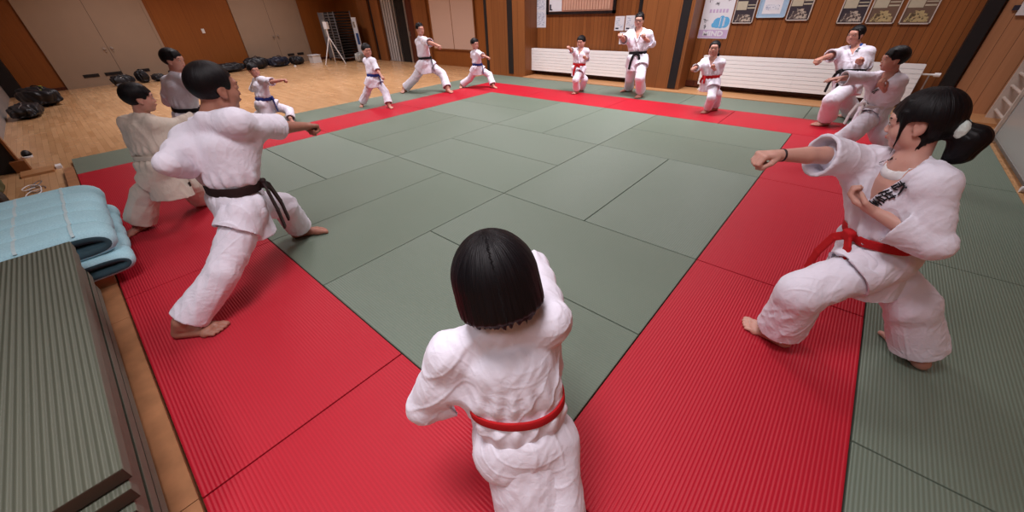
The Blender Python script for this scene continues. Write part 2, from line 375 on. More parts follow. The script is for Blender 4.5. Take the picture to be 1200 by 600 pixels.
# big blue and white poster reading MIND
ps = thing('event_poster', 'large white and pale blue poster with big letters right of the second pillar', 'poster', (3.80, YW, 0.95))
x0, x1, z0, z1 = 3.53, 4.10, 0.95, 1.85
obj('sheet', B((x0, x1, YW-0.006, YW, z0, z1)), M['paper'], ps)
obj('lower_band', B((x0+0.005, x1-0.005, YW-0.0075, YW-0.006, z0+0.01, z0+0.155)), M['pink_ink'], ps)
text_obj('MIND', 0.125, M['paper'], ps, (x0+0.285, YW-0.009, z0+0.085), sx=1.25, bold=0.004)
bm = bmesh.new()
for (cx_, cz_, rx_, rz_) in ((3.86, 1.225, 0.085, 0.09), (4.00, 1.235, 0.085, 0.095), (3.93, 1.24, 0.07, 0.11), (3.80, 1.19, 0.05, 0.045)):
    vs = [bm.verts.new((cx_+rx_*math.cos(a*math.pi/10), YW-0.0072-0.0003*cx_, cz_+rz_*math.sin(a*math.pi/10))) for a in range(20)]
    r = bmesh.ops.extrude_face_region(bm, geom=[bm.faces.new(vs)])
    for v in [g_ for g_ in r['geom'] if isinstance(g_, bmesh.types.BMVert)]: v.co.y += 0.002
obj('blue_emblem', bm, M['blue_ink'], ps)
bm = bmesh.new()
for (a, b_) in (((3.90, 1.16), (3.925, 1.32)), ((3.96, 1.16), (3.945, 1.32)), ((3.98, 1.17), (4.0, 1.31))):
    box(bm, a[0], a[0]+0.012, YW-0.0115, YW-0.009, a[1], b_[1])
obj('white_stroke', bm, M['paper'], ps)
obj('rule_line', B((x0, x1, YW-0.0082, YW-0.006, z0+0.165, z0+0.172), (x0, x1, YW-0.0082, YW-0.006, z0+0.375, z0+0.382)), M['paper'], ps)
bm = bmesh.new(); random.seed(3)
for (cx_, cz_) in ((3.62, 1.27), (3.62, 1.16), (3.64, 1.62), (3.78, 1.56), (3.90, 1.66), (3.99, 1.63), (3.72, 1.68)):
    for q in range(6):
        a, b_ = random.uniform(-0.03, 0.03), random.uniform(-0.03, 0.03)
        if q % 2: box(bm, cx_+a-0.02, cx_+a+0.02, YW-0.0085, YW-0.006, cz_+b_-0.004, cz_+b_+0.004)
        else: box(bm, cx_+a-0.004, cx_+a+0.004, YW-0.0085, YW-0.006, cz_+b_-0.02, cz_+b_+0.02)
obj('black_lettering', bm, M['ink'], ps)
obj('violet_lettering', B(*[(3.66+k*0.062, 3.70+k*0.062, YW-0.0085, YW-0.006, 1.40, 1.46) for k in range(6)]), M['pink_ink'], ps)
# framed photographs
def framed(x0, x1, z0, lab, kind, z1=1.95):
    t = thing('framed_photograph' if kind != 'blue' else 'framed_certificate', lab, 'picture', ((x0+x1)/2, YW, z0), 'framed pictures in a row on the back wall')
    fm = M['frame_blue'] if kind == 'blue' else M['frame_pale']
    obj('frame', B((x0, x1, YW-0.03, YW, z0, z0+0.016), (x0, x1, YW-0.03, YW, z1-0.016, z1), (x0, x0+0.014, YW-0.03, YW, z0, z1), (x1-0.014, x1, YW-0.03, YW, z0, z1)), fm, t, bevel=0.003)
    if kind == 'blue':
        obj('mount', B((x0+0.012, x1-0.012, YW-0.015, YW, z0+0.012, z1-0.012)), M['pale_blue'], t)
        obj('certificate_sheet', B((x0+0.08, x1-0.09, YW-0.017, YW-0.015, z0+0.06, z1-0.1)), M['paper'], t)
        obj('writing', B((x0+0.12, x1-0.13, YW-0.019, YW-0.017, z0+0.12, z0+0.20)), M['print'], t)
        return
    obj('backing', B((x0+0.012, x1-0.012, YW-0.014, YW, z0+0.012, z1-0.012)), M['photo_dark'] if kind != 'gold' else plain('brown ground', (0.16, 0.10, 0.07), 0.4), t)
    w = x1-x0; pm = M['people_gold'] if kind == 'gold' else M['people_photo']
    bm = bmesh.new()      # the group of people in the picture: three stepped rows
    box(bm, x0+0.14*w, x1-0.12*w, YW-0.016, YW-0.014, z0+0.03, z0+0.10)
    box(bm, x0+0.22*w, x1-0.2*w, YW-0.0165, YW-0.014, z0+0.09, z0+0.145)
    if kind != 'dark': box(bm, x0+0.36*w, x1-0.34*w, YW-0.017, YW-0.014, z0+0.14, z0+0.18)
    obj('people_picture', bm, pm, t)
    obj('caption_sheet', B((x0+0.06*w, x0+0.55*w, YW-0.016, YW-0.014, z0+0.22, z0+0.36)), M['photo_caption'], t)
    obj('caption_writing', B((x0+0.58*w, x1-0.06*w, YW-0.016, YW-0.014, z0+0.24, z0+0.26), (x0+0.58*w, x1-0.06*w, YW-0.016, YW-0.014, z0+0.29, z0+0.305)), M['photo_caption'], t)
framed(4.13, 4.49, 1.215, 'first framed dark group photograph, just right of the blue and white poster', 'dark')
framed(4.53, 5.00, 1.305, 'pale blue framed certificate between two group photographs', 'blue')
framed(5.03, 5.38, 1.255, 'framed group photograph in pale frame just right of the blue certificate', 'mid')
framed(5.80, 6.16, 1.205, 'framed group photograph, leftmost and darkest of the three on the right', 'mid')
framed(6.19, 6.55, 1.20, 'framed golden group photograph in the middle of the right three', 'gold')
framed(6.61, 6.98, 1.195, 'rightmost framed golden group photograph beside the black post', 'gold')

# ---------------------------------------------------------------- right side: wall bars, grey panel, white sign
wb = thing('wall_bars', 'pale wooden climbing wall bars at the right edge', 'wall bars', (8.3, 8.0, FZ))
for y in (8.50, 7.62, 6.72, 5.82):
    obj('upright_post', B((8.12, 8.34, y-0.03, y+0.03, FZ, 2.6)), M['frame_pale'], wb, bevel=0.006)
for k in range(15):
    z = 0.12+k*0.165
    for (a, b_) in ((8.48, 7.64), (7.60, 6.74), (6.70, 5.84)):
        bm = bmesh.new(); cyl(bm, (8.17, a, z), (8.17, b_, z), 0.019, 10); obj('rung', bm, M['frame_pale'], wb, smooth=False)
pn = thing('rolling_panel', 'low pale grey translucent panel on castors in front of the wall bars', 'panel', (8.1, 5.2, FZ))
m, nt, b = NT('frosted panel', 0.25, 0.5); b.inputs['Base Color'].default_value = (0.42, 0.42, 0.40, 1); b.inputs['Alpha'].default_value = 0.93
M['frosted'] = m
obj('panel_sheet', B((8.065, 8.08, 3.3, 7.12, 0.03, 0.64)), M['frosted'], pn)
obj('frame', B((8.06, 8.085, 3.28, 7.14, 0.0, 0.03), (8.06, 8.085, 3.28, 7.14, 0.64, 0.66), (8.06, 8.085, 7.12, 7.15, 0.0, 0.66), (8.06, 8.085, 5.2, 5.22, 0.0, 0.66)), M['steel'], pn)
for y in (7.13, 5.2, 3.3):
    bm = bmesh.new(); cyl(bm, (8.055, y, FZ+0.03), (8.09, y, FZ+0.03), 0.03, 14)
    obj('castor', bm, M['white'], pn)
sg = thing('switch_box', 'small white box with a dark band on the light wood wall at the top right', 'switch box', (7.87, 8.69, 1.33))
obj('case', B((7.80, 7.96, 8.66, 8.70, 1.30, 1.50)), M['white'], sg, bevel=0.004)
obj('dark_band', B((7.74, 7.80, 8.67, 8.70, 1.36, 1.42), (7.83, 7.93, 8.655, 8.66, 1.40, 1.42)), M['ink'], sg)

# ================================================================ MATS
def mat_obj(x0, x1, y0, y1, mat, label, group, z0=FZ, z1=0.0, dark_ends=False):
    """one tatami-patterned mat; its own x runs along the long side"""
    lx, ly = x1-x0, y1-y0; along_y = ly > lx
    if abs(ly-lx) < 0.02: along_y = False
    L_, W_ = (ly, lx) if along_y else (lx, ly)
    gap = 0.0035
    bm = bmesh.new(); box(bm, -L_/2+gap, L_/2-gap, -W_/2+gap, W_/2-gap, z0-z1, 0)
    es = [e for e in bm.edges]
    bmesh.ops.bevel(bm, geom=es, offset=0.006, segments=2, affect='EDGES', profile=0.6)
    for f in bm.faces:
        if dark_ends:
            if abs(f.normal.x) > 0.8: f.material_index = 2  # end faces: dark underside lining, with the shade there painted into the colour
            elif f.normal.z < 0.3: f.material_index = 1
        elif f.normal.z < -0.5: f.material_index = 1
    o = obj('tatami_mat', bm, mat, None, mats=[mat, M['mat_side'], M['mat_base']])
    o.location = ((x0+x1)/2, (y0+y1)/2, z1)
    if along_y: o.rotation_euler[2] = math.pi/2
    return tag(o, label, 'mat', group)
ROWN = ['nearest row', 'middle row', 'farthest row']
COLN = ['left column', 'centre column', 'right column']
half = {'V': ('left of its pair', 'right of its pair'), 'W': ('nearer of its pair', 'farther of its pair')}
for i in range(3):
    for j in range(3):
        x0, y0 = 2*i, 2*j
        if (i+j) % 2: parts = [('V', (x0, x0+1, y0, y0+2)), ('V', (x0+1, x0+2, y0, y0+2))]
        else: parts = [('W', (x0, x0+2, y0, y0+1)), ('W', (x0, x0+2, y0+1, y0+2))]
        for k, (d, r) in enumerate(parts):
            mat_obj(*r, M['green'], 'grey green mat, inner square, %s, %s, %s' % (COLN[i], ROWN[j], half[d][k]), 'green mats of the inner square')
rl = ['one at the far left corner', 'second from the far left corner', 'third, under the brown belt rear foot', 'nearest the camera']
for k, a in enumerate((-1, 1, 3, 5)):
    mat_obj(a, a+2, -1, 0, M['red'], 'red tatami mat of the left strip, ' + rl[k], 'red mats of the border')
rb = ['at the far corner', 'second from the far corner', 'third from the far corner', 'at the right back corner']
for k, a in enumerate((-1, 1, 3, 5)):
    mat_obj(a, a+2, 6, 7, M['red'], 'red tatami mat of the back strip, ' + rb[k], 'red mats of the border')
rf = ['nearest the left adult', 'in the middle', 'next to the back strip']
for k, a in enumerate((0, 2, 4)):
    mat_obj(-1, 0, a, a+2, M['red'], 'red tatami mat of the far side strip, ' + rf[k], 'red mats of the border')
rr = ['nearest the camera', 'second from the camera', 'farthest, next to the back strip']
for k, a in enumerate((0, 2, 4)):
    mat_obj(6, 7, a, a+2, M['red'], 'red tatami mat of the right strip, ' + rr[k], 'red mats of the border')
fn = ['nearest the parquet corner', 'second from the parquet corner', 'third from the parquet corner', 'fourth from the parquet corner']
for k, a in enumerate((-1, 1, 3, 5)):
    mat_obj(-2, -1, a, a+2, M['green'], 'green tatami mat along the parquet edge, ' + fn[k], 'green mats of the outer edge')
mat_obj(-2, 0, 7, 8, M['green'], 'green tatami mat at the foot of the left pillar', 'green mats of the outer edge')
bn = ['before the left radiator', 'before the second pillar', 'before the right radiator', 'in the right back corner']
for k, a in enumerate((0, 2, 4, 6)):
    mat_obj(a, a+2, 7, 8, M['green'], 'green tatami mat along the back wall, ' + bn[k], 'green mats of the outer edge')
gn = ['nearest the camera', 'second from the camera', 'third from the camera', 'next to the back corner']
for k, (a, c) in enumerate(((-1, 1), (1, 3), (3, 5), (5, 7))):
    mat_obj(7, 8, a, c, M['green'], 'green tatami mat along the right outer edge, ' + gn[k], 'green mats of the outer edge')
# wooden edging boards along the left side
for k, (a, b_) in enumerate(((-1.45, 1.0), (1.0, 3.3), (3.3, 5.0), (5.0, 6.6))):
    lab = ['at the far corner where the parquet shows', 'under the folded blue mat', 'beside the stack of green mats', 'at the near end by the camera'][k]
    tag(obj('edging_board', B((a+0.002, b_-0.002, -1.10, -1.004, FZ, 0.012)), M['board'], None, bevel=0.006), 'brown wooden edging board along the red mats, ' + lab, 'board', 'wooden edging boards along the left')
# ---------------------------------------------------------------- the stack of green mats, bottom left
random.seed(11)
NM = 9; th = 0.061
for k in range(NM):
    z0 = FZ+k*th*1.0
    sh = (NM-1-k)*0.034; jit = random.uniform(-0.011, 0.011)
    x1 = 5.14+sh; x0 = 2.94-(NM-1-k)*0.010+random.uniform(-0.01, 0.01)
    y1 = -1.03-(NM-1-k)*0.0075+jit if k < NM-1 else -1.02
    if k < 2: y1 = min(y1, -1.104)
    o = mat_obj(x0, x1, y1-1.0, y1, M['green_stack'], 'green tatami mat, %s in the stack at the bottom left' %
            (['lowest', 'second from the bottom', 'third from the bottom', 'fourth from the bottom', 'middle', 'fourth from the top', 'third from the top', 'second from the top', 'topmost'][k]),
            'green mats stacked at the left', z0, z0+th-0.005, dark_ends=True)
# ================================================================ BLUE FOLDED MAT
m, nt, b = NT('light blue quilted cloth', 0.85, 0.2)
tc = N(nt, 'ShaderNodeTexCoord'); ns = N(nt, 'ShaderNodeTexNoise'); ns.inputs['Scale'].default_value = 120; ns.inputs['Detail'].default_value = 5
L(nt, tc.outputs['Object'], ns.inputs['Vector'])
L(nt, mixc(nt, ns.outputs['Fac'], (0.27, 0.52, 0.62), (0.54, 0.84, 0.92)), b.inputs['Base Color'])
bp = N(nt, 'ShaderNodeBump'); bp.inputs['Strength'].default_value = 0.5; bp.inputs['Distance'].default_value = 0.003
L(nt, ns.outputs['Fac'], bp.inputs['Height']); L(nt, bp.outputs['Normal'], b.inputs['Normal'])
M['blue_cloth'] = m
M['teal'] = plain('dark teal underside', (0.035, 0.085, 0.11), 0.8, noise=0.2, scale=30)
M['tape'] = plain('pale tape', (0.55, 0.72, 0.76), 0.7)
def folded_pad():
    t = thing('folded_blue_mat', 'light blue quilted mat folded over, lying behind the stack of green mats', 'mat', (2.0, -1.3, FZ))
    # centre line of the folded sheet seen from its end: (y, z)
    line = [(-2.30, 0.395), (-1.9, 0.40), (-1.5, 0.40), (-1.15, 0.405), (-1.0, 0.403), (-0.915, 0.388), (-0.873, 0.358), (-0.870, 0.325), (-0.90, 0.299), (-0.96, 0.289), (-1.2, 0.287), (-1.45, 0.287)]
    line2 = [(-1.12, 0.212), (-0.98, 0.214), (-0.90, 0.206), (-0.860, 0.186), (-0.858, 0.158), (-0.885, 0.136), (-0.95, 0.129), (-1.12, 0.128)]
    def sheet(line, thick, x0, x1, name, mats, skew=0.0):
        # resample
        P = np.array(line); seg = np.r_[0, np.cumsum(np.linalg.norm(np.diff(P, axis=0), axis=1))]
        n = 90; s = np.linspace(0, seg[-1], n); Y = np.interp(s, seg, P[:, 0]); Z = np.interp(s, seg, P[:, 1])
        for _ in range(6): Y[1:-1] = (Y[:-2]+2*Y[1:-1]+Y[2:])/4; Z[1:-1] = (Z[:-2]+2*Z[1:-1]+Z[2:])/4
        T = np.stack([np.gradient(Y), np.gradient(Z)], 1); T /= np.linalg.norm(T, axis=1)[:, None]
        Nn = np.stack([-T[:, 1], T[:, 0]], 1)
        nx = 150; X = np.linspace(x0, x1, nx)
        bm = bmesh.new(); rows = [[], []]
        for i, x in enumerate(X):
            q = ((x-x0) % 0.28)/0.28; puff = 0.022*(1-abs(2*q-1)**3.5)-0.010
            end = min(1, (x-x0)/0.04, (x1-x)/0.04); end = max(0.0, end)**0.5
            for side in (0, 1):
                sg_ = 1 if side == 0 else -1
                hgt = thick/2*(0.35+0.65*end)+puff*end+0.003*math.sin(9*x+3*side)
                sag = -0.014*math.sin(x*2.1)
                rows[side].append([bm.verts.new((x, Y[j]+(2.76-x)*0.03+Nn[j, 0]*hgt*sg_, Z[j]+Nn[j, 1]*hgt*sg_+sag)) for j in range(n)])
        for i in range(nx-1):
            for j in range(n-1):
                f = bm.faces.new((rows[0][i][j], rows[0][i+1][j], rows[0][i+1][j+1], rows[0][i][j+1]))
                f.material_index = 0 
                f2 = bm.faces.new((rows[1][i][j], rows[1][i][j+1], rows[1][i+1][j+1], rows[1][i+1][j])); f2.material_index = 1
        for i in (0, nx-1):
            for j in range(n-1): f = bm.faces.new((rows[0][i][j], rows[0][i][j+1], rows[1][i][j+1], rows[1][i][j])); f.material_index = 1
        for j in (0, n-1):
            for i in range(nx-1): f = bm.faces.new((rows[0][i][j], rows[1][i][j], rows[1][i+1][j], rows[0][i+1][j])); f.material_index = 0
        return obj(name, bm, None, t, smooth=True, mats=mats)
    top = sheet(line, 0.082, 1.36, 2.76, 'upper_fold', [M['blue_cloth'], M['teal']])
    sheet(line2, 0.060, 1.42, 2.80, 'lower_fold', [M['blue_cloth'], M['teal']])
    for y in (-1.30, -1.03):
        bm = bmesh.new()
        for k in range(35):
            xa, xb = 1.37+k*0.0395, 1.37+(k+1)*0.0395
            def zz(x):
                q = ((x-1.36) % 0.28)/0.28; puff = 0.022*(1-abs(2*q-1)**3.5)-0.010
                return 0.401+0.041+puff-0.014*math.sin(x*2.1)+0.003*math.sin(9*x)+(0.004 if y > -1.1 else 0)+0.001
            vs = [bm.verts.new((xa, y, zz(xa))), bm.verts.new((xb, y, zz(xb))), bm.verts.new((xb, y+0.018, zz(xb))), bm.verts.new((xa, y+0.018, zz(xa)))]
            bm.faces.new(vs)
        ob = obj('tape_line', bm, M['tape'], t)
        sm = ob.modifiers.new('s', 'SOLIDIFY'); sm.thickness = 0.004; sm.offset = 0
folded_pad()
# boards below the blue mat
for k, (z0, z1, y1, x1, lab) in enumerate(((0.013, 0.078, -1.005, 2.72, 'lower'), (0.080, 0.226, -1.15, 2.74, 'upper'))):
    tag(obj('support_board', B((1.42, x1, -1.95, y1, z0, z1)), M['board'], None, bevel=0.005), 'brown wooden board under the folded blue mat, the %s one' % lab, 'board', 'boards under the blue mat')
# ---------------------------------------------------------------- left edge: dark door, clutter
bd = struct('door_5', B((-2.2, -2.12, -1.88, -1.50, FZ, 2.6)), M['black'])
obj('door_edge', B((-2.22, -2.10, -1.50, -1.47, FZ, 2.6)), M['pillar_wood'], bd)
obj('door_foot', B((-2.22, -2.02, -1.56, -1.42, FZ, 0.10)), M['pillar_wood'], bd)
fp = thing('floor_plank', 'short loose wooden plank with a white end lying on the parquet by the mats', 'plank', (-1.75, -1.28, FZ))
obj('plank_body', B((-1.95, -1.66, -1.52, -1.20, FZ, FZ+0.03)), M['ledge'], fp, bevel=0.004)
obj('white_end', B((-1.95, -1.80, -1.18, -1.12, FZ, FZ+0.035)), M['white'], fp, bevel=0.004)
# a blob-like bag builder
def bag(name, label, cat, cx, cy, z0, lx, ly, lz, mat, rz=0.0, strap=True, stripe=None, seed=1, group=None):
    rnd = np.random.RandomState(seed)
    t = thing(name, label, cat, (cx, cy, z0), group)
    bm = bmesh.new(); bmesh.ops.create_icosphere(bm, subdivisions=5, radius=1.0)
    ph = rnd.rand(6)*6
    for v in bm.verts:
        x, y, z = v.co
        k = 0.72
        X = math.copysign(abs(x)**k, x)*lx/2; Y = math.copysign(abs(y)**k, y)*ly/2; Z = math.copysign(abs(z)**0.75, z)*lz/2
        wv = 1+0.08*math.sin(7*x+ph[0])*math.sin(6*y+ph[1])+0.06*math.sin(11*x+5*z+ph[2])+0.04*math.sin(17*y-9*x+ph[3])
        X *= wv; Y *= wv; Z = Z*(wv if z > 0 else 1)+lz/2
        if z < 0: Z = max(0.0, Z)
        c, s = math.cos(rz), math.sin(rz)
        v.co = (cx+X*c-Y*s, cy+X*s+Y*c, z0+Z)
    obj('bag_body', bm, mat, t, smooth=True)
    c, s = math.cos(rz), math.sin(rz)
    P = lambda a, b_, z: (cx+a*c-b_*s, cy+a*s+b_*c, z0+z)
    if strap:
        bm = bmesh.new(); pts = [P(lx*0.32*math.cos(u), ly*0.1, lz*0.92+0.07*math.sin(u)) for u in np.linspace(0, math.pi, 12)]
        tube(bm, pts, 0.012, 6); obj('strap', bm, mat, t)
    bm = bmesh.new(); pts = [P(a, 0.02*math.sin(a*9), lz*1.02*(1-abs(2*a/lx)**3.5*0.35)) for a in np.linspace(-lx*0.38, lx*0.38, 12)]
    tube(bm, pts, 0.008, 6); obj('zip', bm, M['steel'], t)
    if stripe:
        bm = bmesh.new(); pts = [P(lx*0.36*math.cos(u), -ly*0.28+ly*0.30*math.sin(u)*0+ly*0.52*math.sin(u), lz*(0.62+0.38*math.sin(u))) for u in np.linspace(0.25, math.pi-0.25, 16)]
        tube(bm, pts, 0.022, 8); obj('piping', bm, stripe, t)
    return t
M['bag_black'] = plain('black nylon', (0.012, 0.012, 0.016), 0.45, noise=0.2, bump=0.4, bscale=80)
M['bag_navy'] = plain('navy nylon', (0.012, 0.016, 0.035), 0.5, noise=0.2, bump=0.4, bscale=80)
M['yellow_green'] = plain('yellow green piping', (0.35, 0.42, 0.05), 0.5)
M['olive'] = plain('olive canvas', (0.16, 0.15, 0.07), 0.8, noise=0.15)
bag('backpack', 'black backpack with a yellow green curve on the parquet at the far left', 'bag', -9.3, -1.10, FZ, 1.05, 0.62, 0.42, M['bag_black'], 0.3, True, M['yellow_green'], 3)
bag('duffel_bag', 'long black bag in front of the backpack with the yellow green curve', 'bag', -7.6, -1.38, FZ, 1.1, 0.50, 0.26, M['bag_black'], -0.1, False, None, 5)
bag('sports_bag', 'black bag with grey straps left in the pile before the left cream door', 'bag', -11.7, 0.80, FZ, 0.45, 0.54, 0.30, M['bag_black'], 0.1, True, M['steel'], 6, 'bags by the left cream door')
bag('sports_bag', 'small upright black and white bag right in the pile before the left cream door', 'bag', -11.75, 1.32, FZ, 0.40, 0.28, 0.36, M['bag_black'], 0.3, True, M['white'], 7, 'bags by the left cream door')
bag('sports_bag', 'low black bag at the right of the pile before the left cream door', 'bag', -11.7, 1.72, FZ, 0.40, 0.34, 0.22, M['bag_black'], 0.0, False, M['steel'], 8, 'bags by the left cream door')
bag('shoe_bag', 'small grey and white bag on the parquet in front of the left door bags', 'bag', -10.9, 0.78, FZ, 0.3, 0.45, 0.14, M['grey'], 0.2, False, M['white'], 9)
bag('equipment_bag', 'long flat black bag by the wall right of the left cream door', 'bag', -11.8, 2.62, FZ, 0.6, 1.05, 0.30, M['bag_black'], 0.05, True, None, 10)
for k, (y, lx_, lz_, mt, lab) in enumerate(((3.90, 0.92, 0.30, 'bag_black', 'leftmost long black bag lying by the right cream door'),
        (4.83, 0.78, 0.40, 'bag_black', 'tallest black bag in the heap by the right cream door'),
        (5.66, 0.74, 0.34, 'bag_navy', 'navy bag in the middle of the heap by the right cream door'),
        (6.34, 0.46, 0.30, 'bag_black', 'rightmost black bag in the heap by the right cream door'))):
    bag('equipment_bag', lab, 'bag', -11.75+0.05*k, y, FZ, 0.55, lx_, lz_, M[mt], 0.05*k, k in (1, 2), None, 20+k, 'bags by the right cream door')
bag('cap', 'small crumpled cloth on the parquet right of the bag heap', 'cloth', -12.15, 7.15, FZ, 0.12, 0.16, 0.08, M['olive'], 0, False, None, 31)
bm = bmesh.new(); cyl(bm, (-10.9, 5.95, FZ), (-10.9, 5.95, FZ+0.02), 0.05, 14); cyl(bm, (-10.9, 5.95, FZ+0.02), (-10.9, 5.95, FZ+0.05), 0.03, 14)
tag(obj('roll_of_tape', bm, M['white']), 'small white roll on the parquet before the bag heap', 'tape')
# near-left clutter
bag('canvas_bag', 'olive canvas bag beside the dark door at the left edge', 'bag', -1.05, -1.80, FZ, 0.5, 0.36, 0.34, M['olive'], 0.1, True, None, 40)
bag('dark_bag', 'dark brown bag between the olive bag and the blue mat', 'bag', -0.40, -1.80, FZ, 0.40, 0.42, 0.20, M['mat_base'], 0.1, False, None, 41)
sl = thing('slipper', 'black slipper with a white sole lying by the dark door', 'slipper', (-3.0, -1.45, FZ))
bm = bmesh.new(); cyl(bm, (-3.0, -1.45, FZ), (-3.0, -1.45, FZ+0.02), 0.055, 16); box(bm, -3.14, -3.0, -1.5, -1.40, FZ, FZ+0.02); obj('sole', bm, M['white'], sl)
bm = bmesh.new(); bmesh.ops.create_uvsphere(bm, u_segments=16, v_segments=8, radius=0.06)
for v in bm.verts: v.co = Vector((v.co.x*1.4-3.1, v.co.y-1.45, max(0, v.co.z)*1.3+FZ+0.02))
obj('upper', bm, M['black'], sl, smooth=True)
cb = thing('cable_heap', 'tangle of thin pale cables on the parquet beside the blue mat', 'cable', (-0.85, -1.35, FZ))
rnd = np.random.RandomState(5)
for k in range(4):
    bm = bmesh.new(); a0 = rnd.rand()*6; c0 = (-0.85+rnd.randn()*0.08, -1.40+rnd.randn()*0.05)
    pts = [(c0[0]+0.12*math.cos(a0+u*(1+0.1*k))*(1+0.2*math.sin(3*u)), c0[1]+0.07*math.sin(a0+u), FZ+0.010+0.02*k*abs(math.sin(u*0.5))) for u in np.linspace(0, 5.5, 24)]
    tube(bm, pts, 0.005, 6); obj('cable', bm, M['white'] if k % 2 else M['grey'], cb)
# ---------------------------------------------------------------- far corner: rack trolley, tripod, white box, rolled banner
rk = thing('rack_trolley', 'grey steel cage trolley filled with dark folded stands in the far corner', 'trolley', (-10.6, 8.0, FZ))
x0, x1, y0, y1 = -11.5, -10.2, 7.75, 8.45
for (x, y) in ((x0, y0), (x1, y0), (x0, y1), (x1, y1)):
    bm = bmesh.new(); cyl(bm, (x, y, 0.05), (x, y, 1.72), 0.02, 8); obj('post', bm, M['grey'], rk)
    bm = bmesh.new(); cyl(bm, (x, y-0.015, 0.0), (x, y+0.015, 0.0), 0.05, 14); obj('castor', bm, M['black'], rk)
obj('base_shelf', B((x0, x1, y0, y1, 0.07, 0.10)), M['grey'], rk)
obj('side_panel', B((x0, x0+0.42, y0-0.01, y0+0.01, 0.12, 1.70), (x0-0.01, x0+0.01, y0, y1, 0.12, 1.70)), M['grey'], rk)
for k in range(16):
    z = 0.16+k*0.098
    obj('shelf_bar', B((x0+0.45, x1, y0-0.012, y0+0.01, z, z+0.022)), M['grey'], rk)
    obj('stored_stand', B((x0+0.46, x1-0.02, y0+0.03, y1-0.03, z+0.024, z+0.08)), M['black'], rk)
obj('centre_post', B((x0+0.42, x0+0.46, y0-0.015, y0+0.015, 0.1, 1.70), (x1-0.46, x1-0.43, y0-0.018, y0+0.01, 0.1, 1.70)), M['steel'], rk)
obj('paper_label', B((x0+0.16, x0+0.40, y0-0.014, y0-0.011, 0.85, 1.45)), M['frosted'], rk)
tp = thing('tripod', 'white tripod stand in front of the grey cage trolley', 'tripod', (-10.0, 7.3, FZ))
T0 = Vector((-10.05, 7.25, 0.90))
for a in (0.6, 2.7, 4.6):
    bm = bmesh.new(); cyl(bm, T0, (T0.x+0.42*math.cos(a), T0.y+0.42*math.sin(a), FZ), 0.022, 10, 0.018); obj('leg', bm, M['white'], tp)
bm = bmesh.new(); cyl(bm, T0-Vector((0, 0, 0.1)), T0+Vector((0, 0, 0.38)), 0.03, 10); obj('centre_column', bm, M['white'], tp)
bm = bmesh.new(); box(bm, T0.x-0.13, T0.x+0.16, T0.y-0.04, T0.y+0.04, 1.16, 1.40); obj('head_clamp', bm, M['white'], tp, bevel=0.02)
bx = thing('white_box', 'white open box on the parquet left of the tripod', 'box', (-11.3, 7.0, FZ))
obj('box_body', B((-11.6, -11.2, 6.86, 7.2, FZ, 0.22)), M['white'], bx, bevel=0.01)
obj('box_lid', B((-11.62, -11.18, 6.84, 7.22, 0.22, 0.25)), M['paper'], bx, bevel=0.005)
bn_ = thing('standing_banner', 'tall white banner sheet with a blue block leaning right of the cage trolley', 'banner', (-10.1, 8.5, FZ))
obj('banner_sheet', B((-10.11, -9.78, 8.40, 8.43, 0.02, 1.50)), M['paper'], bn_)
obj('blue_block', B((-10.0, -9.80, 8.395, 8.40, 0.55, 0.95)), M['bag_navy'] if False else plain('blue print', (0.03, 0.07, 0.22), 0.5), bn_)
obj('portrait_print', B((-10.06, -9.90, 8.395, 8.40, 1.15, 1.35)), M['people_photo'], bn_)
obj('foot', B((-10.12, -9.73, 8.33, 8.50, FZ, 0.03)), M['steel'], bn_)
bag('plastic_bag', 'crumpled whitish plastic bag at the foot of the standing banner', 'bag', -9.6, 8.1, FZ, 0.34, 0.3, 0.34, M['frosted'], 0, False, None, 51)
